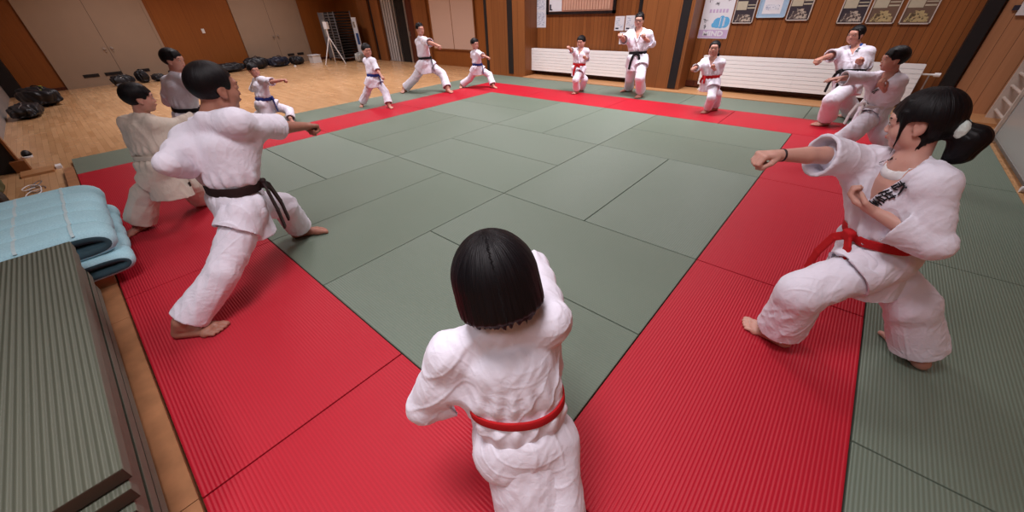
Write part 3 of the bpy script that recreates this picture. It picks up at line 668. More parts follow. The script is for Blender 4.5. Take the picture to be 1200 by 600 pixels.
# ================================================================ VOLUME MODELLER: smooth unions of tapered limbs, meshed with surface nets
V3 = lambda *a: np.array(a, dtype=np.float64)
def unit(v): v = np.asarray(v, float); return v/max(1e-9, np.linalg.norm(v))
class Vol:
    def __init__(s, lo, hi, h):
        s.h = h; s.lo = np.array(lo, float)-2*h; n = np.ceil((np.array(hi)-s.lo)/h).astype(int)+3
        s.n = n; s.f = np.full(n, 0.2, np.float32)
        s.ax = [(s.lo[i]+h*np.arange(n[i])).astype(np.float32) for i in range(3)]
    def region(s, lo, hi):
        sl = []; g = []
        for i in range(3):
            a = max(0, int((lo[i]-s.lo[i])/s.h)); b = min(s.n[i], int((hi[i]-s.lo[i])/s.h)+2)
            if b <= a: return None, None
            sl.append(slice(a, b)); g.append(s.ax[i][a:b])
        return tuple(sl), (g[0][:, None, None], g[1][None, :, None], g[2][None, None, :])
    def put(s, sl, d, op='add', k=0.0):
        a = s.f[sl]
        if op == 'sub': d = -d; 
        if op == 'add':
            if k > 0:
                hh = np.clip(k-np.abs(a-d), 0, None); s.f[sl] = np.minimum(a, d)-hh*hh/(4*k)
            else: s.f[sl] = np.minimum(a, d)
        else:
            if k > 0:
                hh = np.clip(k-np.abs(a-d), 0, None); s.f[sl] = np.maximum(a, d)+hh*hh/(4*k)
            else: s.f[sl] = np.maximum(a, d)
    def cone(s, a, b, ra, rb, k=0.02, side=None, flat=1.0, op='add', cut0=None, cut1=None, hollow=None):
        """tapered capsule a->b; side/flat: radius times flat along side; cut: flat ends at fractions; hollow: (wall, depth) cavity at the b end"""
        a = np.asarray(a, float); b = np.asarray(b, float)
        r = max(ra, rb)*max(1, flat)+k+2*s.h
        sl, g = s.region(np.minimum(a, b)-r, np.maximum(a, b)+r)
        if sl is None: return
        ab = b-a; l2 = float(ab@ab)+1e-12; ln = math.sqrt(l2)
        px, py, pz = g[0]-a[0], g[1]-a[1], g[2]-a[2]
        tr = (px*ab[0]+py*ab[1]+pz*ab[2])/l2
        t = np.clip(tr, 0, 1)
        qx, qy, qz = px-t*ab[0], py-t*ab[1], pz-t*ab[2]
        d2 = qx*qx+qy*qy+qz*qz
        if side is not None and flat != 1.0:
            sd = unit(side); c = qx*sd[0]+qy*sd[1]+qz*sd[2]
            d2 = np.maximum(d2+c*c*(1/flat**2-1), 0)
        dist = np.sqrt(d2); d = dist-(ra+(rb-ra)*t)
        if side is not None and flat < 1.0: d = d*max(flat, 0.5)
        if cut1 is not None: d = np.maximum(d, (tr-cut1)*ln)
        if cut0 is not None: d = np.maximum(d, (cut0-tr)*ln)
        if hollow is not None:
            wall, dep = hollow; c1 = 1.0 if cut1 is None else cut1
            inner = np.maximum(dist-(ra+(rb-ra)*t)+wall, (c1-dep/ln-tr)*ln)
            d = np.maximum(d, -inner)
        s.put(sl, d.astype(np.float32), op, k)
    def ell(s, c, R, rad, k=0.01, op='add'):
        """ellipsoid; R rows = axes"""
        c = np.asarray(c, float); rad = np.asarray(rad, float); R = np.asarray(R, float)
        ext = np.sqrt(((R*rad[:, None])**2).sum(0))+k+2*s.h
        sl, g = s.region(c-ext, c+ext)
        if sl is None: return
        px, py, pz = g[0]-c[0], g[1]-c[1], g[2]-c[2]
        k0 = 0; k1 = 0
        for i in range(3):
            q = px*R[i, 0]+py*R[i, 1]+pz*R[i, 2]
            k0 = k0+(q/rad[i])**2; k1 = k1+(q/rad[i]**2)**2
        k0 = np.sqrt(k0); k1 = np.sqrt(k1)+1e-9
        s.put(sl, (k0*(k0-1)/k1).astype(np.float32), op, k)
    def boxo(s, c, R, half, k=0.0, rnd=0.0, op='add'):
        c = np.asarray(c, float); half = np.asarray(half, float); R = np.asarray(R, float)
        ext = np.abs(R*half[:, None]).sum(0)+k+2*s.h+rnd
        sl, g = s.region(c-ext, c+ext)
        if sl is None: return
        px, py, pz = g[0]-c[0], g[1]-c[1], g[2]-c[2]
        o = 0; m = None
        for i in range(3):
            q = np.abs(px*R[i, 0]+py*R[i, 1]+pz*R[i, 2])-half[i]+rnd
            o = o+np.maximum(q, 0)**2; m = q if m is None else np.maximum(m, q)
        s.put(sl, (np.sqrt(o)+np.minimum(m, 0)-rnd).astype(np.float32), op, k)
    def custom(s, lo, hi, fn, op='add', k=0.0):
        sl, g = s.region(lo, hi)
        if sl is None: return
        s.put(sl, fn(*g).astype(np.float32), op, k)
    def modify(s, lo, hi, fn):
        sl, g = s.region(lo, hi)
        if sl is None: return
        s.f[sl] = fn(s.f[sl], *g).astype(np.float32)
    def sample(s, P):
        q = (np.asarray(P)-s.lo)/s.h; q = np.clip(q, 0, s.n-1.001); i = q.astype(int); f = q-i; o = 0
        for dx in (0, 1):
            for dy in (0, 1):
                for dz in (0, 1):
                    w = (f[:, 0] if dx else 1-f[:, 0])*(f[:, 1] if dy else 1-f[:, 1])*(f[:, 2] if dz else 1-f[:, 2])
                    o = o+w*s.f[i[:, 0]+dx, i[:, 1]+dy, i[:, 2]+dz]
        return o
    def mesh(s):
        f = s.f; f[0], f[-1], f[:, 0], f[:, -1], f[:, :, 0], f[:, :, -1] = (0.1,)*6
        ins = f < 0; n = s.n
        c = ins[:-1, :-1, :-1].astype(np.uint8)
        c = (c+ins[1:, :-1, :-1]+ins[:-1, 1:, :-1]+ins[1:, 1:, :-1]+ins[:-1, :-1, 1:]+ins[1:, :-1, 1:]+ins[:-1, 1:, 1:]+ins[1:, 1:, 1:])
        act = (c > 0) & (c < 8); I = np.argwhere(act)
        idx = np.full(act.shape, -1, np.int32); idx[act] = np.arange(len(I))
        acc = np.zeros((len(I), 3)); cnt = np.zeros(len(I))
        corners = [(x, y, z) for x in (0, 1) for y in (0, 1) for z in (0, 1)]
        vals = {q: f[I[:, 0]+q[0], I[:, 1]+q[1], I[:, 2]+q[2]] for q in corners}
        for q in corners:
            for ax in range(3):
                if q[ax]: continue
                r = list(q); r[ax] = 1; r = tuple(r); a, b = vals[q], vals[r]
                m = (a < 0) != (b < 0); t = np.where(m, a/np.where(m, a-b, 1), 0)
                for j in range(3): acc[:, j] += np.where(m, q[j]+(t if j == ax else 0), 0)
                cnt += m
        verts = s.lo+s.h*(I+acc/cnt[:, None])
        quads = []
        for ax in range(3):
            sa = [slice(None)]*3; sb = [slice(None)]*3; sa[ax] = slice(0, -1); sb[ax] = slice(1, None)
            ch = ins[tuple(sa)] != ins[tuple(sb)]
            E = np.argwhere(ch); u, v = (ax+1) % 3, (ax+2) % 3
            E = E[(E[:, u] > 0) & (E[:, v] > 0) & (E[:, u] < n[u]-1) & (E[:, v] < n[v]-1)]
            def cell(du, dv):
                q = E.copy(); q[:, u] -= du; q[:, v] -= dv; return idx[q[:, 0], q[:, 1], q[:, 2]]
            q = np.stack([cell(1, 1), cell(0, 1), cell(0, 0), cell(1, 0)], 1)
            fl = ins[E[:, 0], E[:, 1], E[:, 2]]
            q[~fl] = q[~fl][:, ::-1]
            quads.append(q)
        q = np.concatenate(quads)
        return verts, q
def mesh_from(name, verts, quads, base):
    me = bpy.data.meshes.new(name); v = (verts-np.asarray(base)).astype(np.float32)
    me.vertices.add(len(v)); me.vertices.foreach_set('co', v.ravel())
    me.loops.add(quads.size); me.loops.foreach_set('vertex_index', quads.ravel().astype(np.int32))
    me.polygons.add(len(quads)); me.polygons.foreach_set('loop_start', np.arange(0, quads.size, 4, dtype=np.int32))
    me.update(calc_edges=True); me.validate()
    me.polygons.foreach_set('use_smooth', [True]*len(me.polygons))
    return me
def normals(verts, quads):
    a = verts[quads[:, 2]]-verts[quads[:, 0]]; b = verts[quads[:, 3]]-verts[quads[:, 1]]
    fn = np.cross(a, b); vn = np.zeros_like(verts)
    for j in range(4): 
        for c in range(3): vn[:, c] += np.bincount(quads[:, j], fn[:, c], len(verts))
    return vn/np.maximum(1e-9, np.linalg.norm(vn, axis=1))[:, None]
def smooth(verts, quads, it=1, lam=0.5):
    e = np.concatenate([quads[:, [0, 1]], quads[:, [1, 2]], quads[:, [2, 3]], quads[:, [3, 0]]])
    n = len(verts); cnt = np.bincount(e[:, 0], minlength=n)+np.bincount(e[:, 1], minlength=n)
    for _ in range(it):
        s = np.stack([np.bincount(e[:, 0], verts[e[:, 1], c], n)+np.bincount(e[:, 1], verts[e[:, 0], c], n) for c in range(3)], 1)
        verts = verts*(1-lam)+lam*s/np.maximum(1, cnt)[:, None]
    return verts
def put_mesh(name, vol, mat, parent, disp=None, sm=1):
    v, q = vol.mesh()
    if sm: v = smooth(v, q, sm)
    if disp is not None: v = v+normals(v, q)*disp(v)[:, None]
    base = np.array(parent.location) if parent is not None else np.zeros(3)
    if parent is not None and parent.parent is not None: base = base+np.array(parent.parent.location)
    me = mesh_from(name, v, q, base)
    o = bpy.data.objects.new(name, me); COL.objects.link(o)
    for m_ in (mat if isinstance(mat, (list, tuple)) else [mat]): me.materials.append(m_)
    o.parent = parent
    return o
def folds(seed, axis, amp, wl, cross=0.25):
    """cloth folds: warped ridges running along 'axis' (local), i.e. varying across it"""
    rs = np.random.RandomState(seed); ax = unit(axis)
    dirs = []
    for _ in range(5):
        d = rs.randn(3); d -= ax*(d@ax)*(1-cross); dirs.append((unit(d), rs.uniform(0.75, 1.5), rs.rand()*6.28))
    w1 = unit(rs.randn(3)); w2 = unit(rs.randn(3))
    def fn(v):
        warp = 0.35*wl*np.sin(v@w1*(2.2/wl)+1.3)+0.3*wl*np.sin(v@w2*(3.1/wl))
        o = 0
        for d, m_, ph in dirs: o = o+np.sin((v@d+warp)*(2*math.pi/(wl*m_))+ph)
        o = o/5
        o2 = np.sin(v@dirs[0][0]*(2*math.pi/(wl*.62))+2.2*np.sin(v@w1*(1.7/wl)+ph)+1.5*np.sin(v@w2*(1.3/wl)))
        mask = np.clip(np.sin(v@w1*(1.9/wl)+.7)*np.sin(v@w2*(2.3/wl)+2.0)*2.2+.45, 0, 1)
        return amp*(1.25*(0.45-np.sqrt(o*o+0.01)*1.6)+0.55*mask*(np.exp(-(o2/.22)**2)-.3))
    return fn
def frame(z, y):
    """rows right, forward, up from an up vector and an approximate forward"""
    z = unit(z); x = unit(np.cross(y, z)); y = np.cross(z, x); return np.stack([x, y, z])
# ================================================================ PEOPLE
def cloth(name, col, rough=0.85, sheen=0.15):
    m, nt, b = NT(name, rough, 0.25)
    tc = N(nt, 'ShaderNodeTexCoord'); ns = N(nt, 'ShaderNodeTexNoise'); ns.inputs['Scale'].default_value = 420; ns.inputs['Detail'].default_value = 2
    L(nt, tc.outputs['Object'], ns.inputs['Vector'])
    n2 = N(nt, 'ShaderNodeTexNoise'); n2.inputs['Scale'].default_value = 26; n2.inputs['Detail'].default_value = 5; n2.inputs['Distortion'].default_value = 1.2
    L(nt, tc.outputs['Object'], n2.inputs['Vector'])
    n3 = N(nt, 'ShaderNodeTexNoise'); n3.inputs['Scale'].default_value = 5; L(nt, tc.outputs['Object'], n3.inputs['Vector'])
    h = math_n(nt, 'ADD', math_n(nt, 'MULTIPLY', ns.outputs['Fac'], 0.12), n2.outputs['Fac'])
    bp = N(nt, 'ShaderNodeBump'); bp.inputs['Strength'].default_value = 0.45; bp.inputs['Distance'].default_value = 0.006
    L(nt, h, bp.inputs['Height']); L(nt, bp.outputs['Normal'], b.inputs['Normal'])
    L(nt, mixc(nt, n3.outputs['Fac'], tuple(c*0.96 for c in col), tuple(min(1, c*1.03) for c in col)), b.inputs['Base Color'])
    b.inputs['Sheen Weight'].default_value = 0.0 if 'belt' in name else sheen
    return m
M['gi'] = cloth('white cotton', (0.80, 0.775, 0.88))
M['gi_cream'] = cloth('cream cotton', (0.68, 0.60, 0.52))
def skin_m(name, col):
    m, nt, b = NT(name, 0.5, 0.4)
    tc = N(nt, 'ShaderNodeTexCoord'); ns = N(nt, 'ShaderNodeTexNoise'); ns.inputs['Scale'].default_value = 14; ns.inputs['Detail'].default_value = 5
    L(nt, tc.outputs['Object'], ns.inputs['Vector'])
    L(nt, mixc(nt, ns.outputs['Fac'], tuple(c*f for c, f in zip(col, (0.9, 0.8, 0.8))), tuple(min(1, c*1.08) for c in col)), b.inputs['Base Color'])
    b.inputs['Subsurface Weight'].default_value = 0.12; b.inputs['Subsurface Radius'].default_value = (0.012, 0.004, 0.002); b.inputs['Subsurface Scale'].default_value = 1.0
    n2 = N(nt, 'ShaderNodeTexNoise'); n2.inputs['Scale'].default_value = 130; L(nt, tc.outputs['Object'], n2.inputs['Vector'])
    bp = N(nt, 'ShaderNodeBump'); bp.inputs['Strength'].default_value = 0.15; bp.inputs['Distance'].default_value = 0.001
    L(nt, n2.outputs['Fac'], bp.inputs['Height']); L(nt, bp.outputs['Normal'], b.inputs['Normal'])
    return m
M['skin'] = skin_m('skin', (0.56, 0.29, 0.22))
M['skin_tan'] = skin_m('tanned skin', (0.38, 0.18, 0.125))
M['skin_pale'] = skin_m('pale skin', (0.62, 0.36, 0.29))
def hair_m():
    m, nt, b = NT('black hair', 0.40, 0.22)
    at = N(nt, 'ShaderNodeAttribute'); at.attribute_name = 'strand'
    ns = N(nt, 'ShaderNodeTexNoise'); ns.inputs['Scale'].default_value = 1.0; ns.inputs['Detail'].default_value = 4
    L(nt, at.outputs['Vector'], ns.inputs['Vector'])
    bp = N(nt, 'ShaderNodeBump'); bp.inputs['Strength'].default_value = 0.8; bp.inputs['Distance'].default_value = 0.003
    L(nt, ns.outputs['Fac'], bp.inputs['Height']); L(nt, bp.outputs['Normal'], b.inputs['Normal'])
    L(nt, mixc(nt, ns.outputs['Fac'], (0.0012, 0.0012, 0.002), (0.007, 0.005, 0.0065)), b.inputs['Base Color'])
    L(nt, math_n(nt, 'ADD', math_n(nt, 'MULTIPLY', ns.outputs['Fac'], 0.3), 0.34), b.inputs['Roughness'])
    return m
M['hair'] = hair_m()
M['belt_red'] = cloth('red belt cotton', (0.46, 0.010, 0.014), 0.8)
M['belt_black'] = cloth('black belt cotton', (0.008, 0.007, 0.009), 0.8)
M['belt_brown'] = cloth('dark brown belt cotton', (0.026, 0.012, 0.012), 0.7)
M['belt_blue'] = cloth('blue belt cotton', (0.016, 0.035, 0.21), 0.7)
M['belt_white'] = cloth('white belt cotton', (0.72, 0.68, 0.68), 0.7)
M['eye_white'] = plain('eye white', (0.62, 0.56, 0.54), 0.3)
M['iris'] = plain('dark iris', (0.012, 0.007, 0.005), 0.2)
M['lip'] = plain('lip', (0.42, 0.13, 0.11), 0.5)
M['thread'] = plain('black embroidery', (0.012, 0.012, 0.016), 0.7)
M['shirt_blue'] = cloth('blue undershirt', (0.03, 0.10, 0.42))
M['hair_tie'] = cloth('white hair tie', (0.62, 0.70, 0.66))
M['band'] = plain('dark wrist band', (0.03, 0.015, 0.02), 0.5)

JN = ['P', 'N', 'H', 'SL', 'SR', 'EL', 'ER', 'WL', 'WR', 'HL', 'HR', 'KL', 'KR', 'AL', 'AR']
def hand(v, W, d, palm, thumb, u, mode='fist', k=0.006):
    """palm, four bent fingers of unequal length, thumb from the side of the palm"""
    d = unit(d); n = unit(palm-d*(palm@d)); s = unit(thumb-d*(thumb@d)-n*(thumb@n))
    P = lambda a, b, c: W+(d*a+s*b+n*c)*u
    # palm block
    v.cone(W, P(.16, 0, 0), .150*u, .165*u, k*1.5, n, .78)
    for b0, b1 in ((.12, .165), (.03, .055), (-.06, -.055), (-.13, -.155)):
        v.cone(P(.12, b0, 0), P(.46, b1, 0), .085*u, .075*u, k*1.8)
    offs = [(.165, .46, 1.0), (.055, .49, 1.1), (-.055, .47, 1.02), (-.155, .43, .84)]
    for b, a, ln in offs:
        r = .056*u*(.88+.12*ln)
        if mode == 'fist':
            q0 = P(a, b, 0); q1 = P(a+.10, b*.97, .20*ln); q2 = P(a-.10, b*.92, .30*ln); q3 = P(a-.16, b*.9, .17)
        elif mode == 'loose':
            q0 = P(a, b, 0); q1 = P(a+.19*ln, b*1.05, .08); q2 = P(a+.24*ln, b*1.05, .22*ln); q3 = P(a+.16, b*1.0, .31*ln)
        else:
            q0 = P(a, b, 0); q1 = P(a+.21*ln, b*1.2, .03); q2 = P(a+.35*ln, b*1.25, .08); q3 = P(a+.44*ln, b*1.25, .14)
        v.cone(q0, q1, r*1.18, r*1.08, k); v.cone(q1, q2, r*1.05, r*.95, k*.5); v.cone(q2, q3, r*.95, r*.82, k*.5)
    t0 = P(.10, .13, .03)
    if mode == 'fist': t1 = P(.30, .25, .14); t2 = P(.44, .16, .30); t3 = P(.44, -.01, .36)
    elif mode == 'loose': t1 = P(.27, .26, .10); t2 = P(.43, .24, .19); t3 = P(.52, .16, .24)
    else: t1 = P(.26, .28, .08); t2 = P(.40, .36, .12); t3 = P(.50, .38, .14)
    v.cone(t0, t1, .088*u, .070*u, k*1.3); v.cone(t1, t2, .066*u, .060*u, k*.8); v.cone(t2, t3, .058*u, .046*u, k*.8)
def foot(v, A, td, S, k=0.01, g=1.0, heel_up=0.0, right=True):
    td = unit(V3(td[0], td[1], 0)); s = np.cross(td, V3(0, 0, 1)); s = s if right else -s      # s points outward (little toe side)
    P = lambda a, b, c: V3(A[0], A[1], 0)+(td*a+s*b)*S+V3(0, 0, c*S)
    zt = 0.016
    v.cone(A+V3(0, 0, .02*S), P(-.030, 0, .020+heel_up), .028*S*g, .023*S*g, k)
    v.cone(A+V3(0, 0, .0), P(.045, -.004, .022), .026*S*g, .021*S*g, k*1.5)
    v.cone(P(-.03, 0, .018+heel_up), P(.075, .010, .014), .022*S*g, .018*S*g, k*1.5, s, 1.15)
    v.cone(P(.035, -.006, .022), P(.088, -.014, .014), .020*S*g, .016*S*g, k*1.5)
    v.cone(P(.065, .022, .012), P(.078, -.016, .014), .0165*S, .0165*S, k*1.5)
    for i, (b, a, r) in enumerate(((-.022, .120, .0105), (-.006, .119, .0080), (.008, .113, .0074), (.020, .105, .0070), (.031, .095, .0066))):
        v.cone(P(a-.036, b*.9, .012), P(a-.012, b, .0125), r*S*1.1, r*S, k*.5)
        v.cone(P(a-.012, b, .0125), P(a, b, .0085), r*S, r*S*.95, k*.3)
def head(v, H, R, hh, k=0.006, girl=False, neck=None):
    q = lambda x, y, z: H+(R[0]*x+R[1]*y+R[2]*z)*hh
    E = lambda c, r, kk=k, op='add': v.ell(q(*c), R, np.array(r)*hh, kk, op)
    E((0, -.04, .12), (.335, .41, .375))
    E((0, .09, -.10), (.295, .285, .33), k*3)
    E((0, .21, -.35), (.125, .12, .11), k*4)                     # chin
    for s in (-1, 1):
        E((s*.155, .19, -.14), (.135, .14, .15), k*4)            # cheeks
        E((s*.20, .05, -.28), (.10, .16, .13), k*4)              # jaw corner
        E((s*.135, .365, .015), (.085, .055, .045), k*2, 'sub')  # eye socket
        E((s*.135, .315, .005), (.088, .070, .050), k*1.2)         # closed-over lid
    v.cone(q(0, .335, .03), q(0, .402, -.115), .032*hh, .046*hh, k*2)
    for s in (-1, 1): E((s*.048, .385, -.135), (.040, .045, .032), k)
    E((0, .345, -.225), (.105, .05, .030), k); E((0, .345, -.262), (.085, .05, .030), k)
    v.cone(q(-.09, .395, -.244), q(.09, .395, -.244), .010*hh, .010*hh, k*.4, op='sub')
    E((0, .345, .10), (.22, .06, .07), k*4)
    for s in (-1, 1):                                            # ears
        E((s*.335, -.01, -.03), (.040, .085, .135), k*.7)
        E((s*.372, .015, -.01), (.022, .045, .075), k*.7, 'sub')
        E((s*.335, .02, -.14), (.035, .04, .04), k*.7)
    if neck is not None:
        v.cone(q(0, -.07, -.18), neck, .205*hh, .235*hh, k*3)
def face_bits(root, H, R, hh, far):
    q = lambda x, y, z: H+(R[0]*x+R[1]*y+R[2]*z)*hh
    base = np.array(root.location)
    def ell_mesh(name, c, r, mat, parent, seg=16):
        bm = bmesh.new(); bmesh.ops.create_uvsphere(bm, u_segments=seg, v_segments=seg//2, radius=1)
        off = base
        for vv in bm.verts:
            p_ = q(*c)+(R[0]*vv.co.x*r[0]+R[1]*vv.co.y*r[1]+R[2]*vv.co.z*r[2])*hh
            vv.co = Vector(p_-off)
        me = bpy.data.meshes.new(name); bm.to_mesh(me); bm.free(); me.materials.append(mat)
        me.polygons.foreach_set('use_smooth', [True]*len(me.polygons))
        o = bpy.data.objects.new(name, me); COL.objects.link(o); o.parent = parent
        return o
    for s in (-1, 1):
        e = ell_mesh('eye', (s*.135, .362, .000), (.062, .030, .024), M['eye_white'], root)
        ell_mesh('iris', (s*.135, .378, .000), (.026, .018, .023), M['iris'], e)
        ell_mesh('eyelashes', (s*.135, .372, .026), (.070, .024, .008), M['iris'], e)
        ell_mesh('eyebrow', (s*.14, .368, .105), (.080, .030, .014), M['iris'], root)
    ell_mesh('lips', (0, .382, -.244), (.080, .022, .030), M['lip'], root)

def set_strand(me, H, R, hh, base, style, parting=0.0):
    n = len(me.vertices); co = np.empty(n*3, np.float32); me.vertices.foreach_get('co', co); co = co.reshape(-1, 3)+base
    d = (co-H)/hh; x = d@R[0]; y = d@R[1]; z = d@R[2]
    th = np.arctan2(x, y+.10)
    w = np.stack([th*26, (z)*1.6+0*th, np.sqrt(x*x+y*y)*3], 1)
    a = me.attributes.new('strand', 'FLOAT_VECTOR', 'POINT'); a.data.foreach_set('vector', w.astype(np.float32).ravel())

def hair(root, H, R, hh, style, h, seed=0):
    q = lambda x, y, z: H+(R[0]*x+R[1]*y+R[2]*z)*hh
    lo = H-hh*(1.0 if style in ('ponytail', 'bob', 'tied', 'long') else .75); hi = H+hh*(1.0 if style in ('ponytail', 'tied', 'long') else .8)
    v = Vol(lo, hi, h)
    E = lambda c, r, kk=.006, op='add': v.ell(q(*c), R, np.array(r)*hh, kk, op)
    E((0, -.055, .15), (.395, .440, .405)) if style in ('bob', 'ponytail', 'fringe') else E((0, -.05, .145), (.375, .425, .39))
    if style == 'bob':
        E((0, -.10, .02), (.47, .46, .50), .02)
        v.cone(q(0, -.10, .0), q(0, -.13, -.36), .47*hh, .475*hh, .03, R[0], 1.03, cut1=1.0)
        v.cone(q(0, -.12, -.30), q(0, -.13, -.60), .46*hh, .43*hh, .03, R[0], 1.03, cut1=.30)
        # face opening at the front, hollow below
        v.boxo(q(0, .42, -.32), R, (.26*hh, .34*hh, .42*hh), .02, .05*hh, 'sub')
        v.cone(q(0, .04, -.18), q(0, .02, -1.0), .22*hh, .40*hh, .01, op='sub')
    elif style == 'ponytail':
        E((0, -.08, .06), (.405, .41, .40), .02)
        v.boxo(q(0, .47, -.12), R, (.235*hh, .30*hh, .27*hh), .02, .06*hh, 'sub')      # face
        v.boxo(q(0, .50, -.45), R, (.60*hh, .52*hh, .20*hh), .02, .05*hh, 'sub')
        for s in (-1, 1): v.boxo(q(s*.44, .05, -.12), R, (.155*hh, .15*hh, .19*hh), .01, .06*hh, 'sub')    # ears free
        v.boxo(q(0, .1, -.70), R, (.8*hh, .9*hh, .30*hh), .02, .03*hh, 'sub')
        # side locks and fringe
        for s in (-1, 1):
            v.cone(q(s*.30, .20, .20), q(s*.325, .215, -.20), .045*hh, .022*hh, .006); v.cone(q(s*.325, .215, -.20), q(s*.30, .25, -.52), .022*hh, .008*hh, .004)
        for i in range(9):
            x = -.26+i*.065; v.cone(q(x*.8, .20, .36), q(x, .355-abs(x)*.35, .20), .050*hh, .036*hh, .012); v.cone(q(x, .355-abs(x)*.35, .20), q(x*1.02, .385-abs(x)*.36, .05+.03*math.sin(i*2.1)), .034*hh, .012*hh, .008)
        # gathered tail
        v.cone(q(0, -.34, -.08), q(-.02, -.46, -.15), .18*hh, .12*hh, .02)
        v.cone(q(-.02, -.47, -.16), q(-.05, -.60, -.26), .13*hh, .21*hh, .02)
        v.cone(q(-.05, -.60, -.26), q(-.06, -.55, -.48), .21*hh, .17*hh, .03)
        v.cone(q(-.06, -.55, -.48), q(-.06, -.40, -.66), .16*hh, .04*hh, .02)
        # loose strands behind the ear, falling along the neck onto the collar
        for i_ in range(4):
            e_ = i_*.03; v.cone(q(-.27+e_, -.10-e_, -.26), q(-.24+e_, -.02+e_, -.50), .035*hh, .020*hh, .008)
            v.cone(q(-.24+e_, -.02+e_, -.50), q(-.27+e_, .20+2*e_, -.60-e_), .020*hh, .006*hh, .004)
    elif style in ('tied', 'long'):
        v.boxo(q(0, .47, -.16), R, (.27*hh, .30*hh, .36*hh), .02, .06*hh, 'sub')
        v.boxo(q(0, .45, -.50), R, (.60*hh, .46*hh, .25*hh), .02, .05*hh, 'sub')
        v.boxo(q(0, .1, -.62), R, (.8*hh, .9*hh, .25*hh), .02, .03*hh, 'sub')
        for s in (-1, 1): v.cone(q(s*.27, .24, .22), q(s*.34, .10, -.2), .05*hh, .04*hh, .01)
        v.cone(q(.0, -.40, .0), q(.1 if style == 'tied' else -.30, -.45, -.35), .13*hh, .10*hh, .02)
        v.cone(q(.1 if style == 'tied' else -.30, -.45, -.35), q(.12 if style == 'tied' else -.36, -.35, -.80), .10*hh, .04*hh, .02)
    else:   # short styles
        cut = -.02 if style == 'short' else .0
        v.boxo(q(0, .52, -.12), R, (.255*hh, .36*hh, (.31 if style == 'fringe' else .33)*hh), .015, .05*hh, 'sub')
        v.boxo(q(0, .42, -.40), R, (.60*hh, .44*hh, .30*hh), .015, .04*hh, 'sub')
        for s in (-1, 1): v.boxo(q(s*.42, .02, -.15), R, (.12*hh, .13*hh, .18*hh), .01, .05*hh, 'sub')
        v.boxo(q(0, .0, -.62), R, (.8*hh, .9*hh, .33*hh), .015, .03*hh, 'sub')
        if style == 'fringe':
            for i in range(9):
                x = -.28+i*.07; v.cone(q(x*.8, .20, .36), q(x, .36-abs(x)*.35, .20), .060*hh, .040*hh, .012); v.cone(q(x, .36-abs(x)*.35, .20), q(x*1.02, .385-abs(x)*.36, .08+.03*math.sin(i*2.3+seed)), .038*hh, .014*hh, .008)
        if style == 'spiky':
            rs = np.random.RandomState(seed)
            for i in range(26):
                a = rs.uniform(-2.2, 2.2); e = rs.uniform(.35, 1.35)
                dr = V3(math.sin(a)*math.cos(e), math.cos(a)*math.cos(e), math.sin(e))
                v.cone(q(*(dr*(.36, .42, .38)+V3(0, -.07, .15))), q(*(dr*(.43, .50, .47)+V3(0, -.05, .15))), .05*hh, .015*hh, .006)
    def disp(p_):
        d = (p_-H)/hh; th = np.arctan2(d@R[0], d@R[1]+.1); z = d@R[2]
        a = np.sin(th*31+2.5*np.sin(z*3+seed))+.7*np.sin(th*53+3*np.sin(z*2.1)+1)+.5*np.sin(th*17+z*4)
        low = np.clip((.1-z)*1.5, 0.25, 1.2)
        return hh*.0075*a*low*(1.0 if style == 'ponytail' else .8 if style == 'bob' else .35)
    o = put_mesh('hair', v, M['hair'], root, disp if h < .008 else None, 1)
    set_strand(o.data, H, R, hh, np.array(root.location), style)
    if style == 'bob':
        # loose pointed locks along the lower edge, fine parting at the crown
        rs = np.random.RandomState(4)
        w = Vol(H-hh*1.0, H+hh*.8, h)
        for i in range(90):
            a = math.pi*(.24+1.52*i/89)+rs.uniform(-.02, .02)       # behind and at the sides
            x, y = math.sin(a)*.465, math.cos(a)*.445-.12
            zl = -.37-.02*math.sin(a*3)+rs.uniform(-.035, .03)
            v0 = q(x, y, -.32); v1 = q(x*.94+rs.uniform(-.02, .02), y*.96, zl-.07)
            w.cone(v0, v1, .030*hh, .007*hh, .006)
        lk = put_mesh('hair_ends', w, M['hair'], root, None, 0)
        set_strand(lk.data, H, R, hh, np.array(root.location), style)
    return o

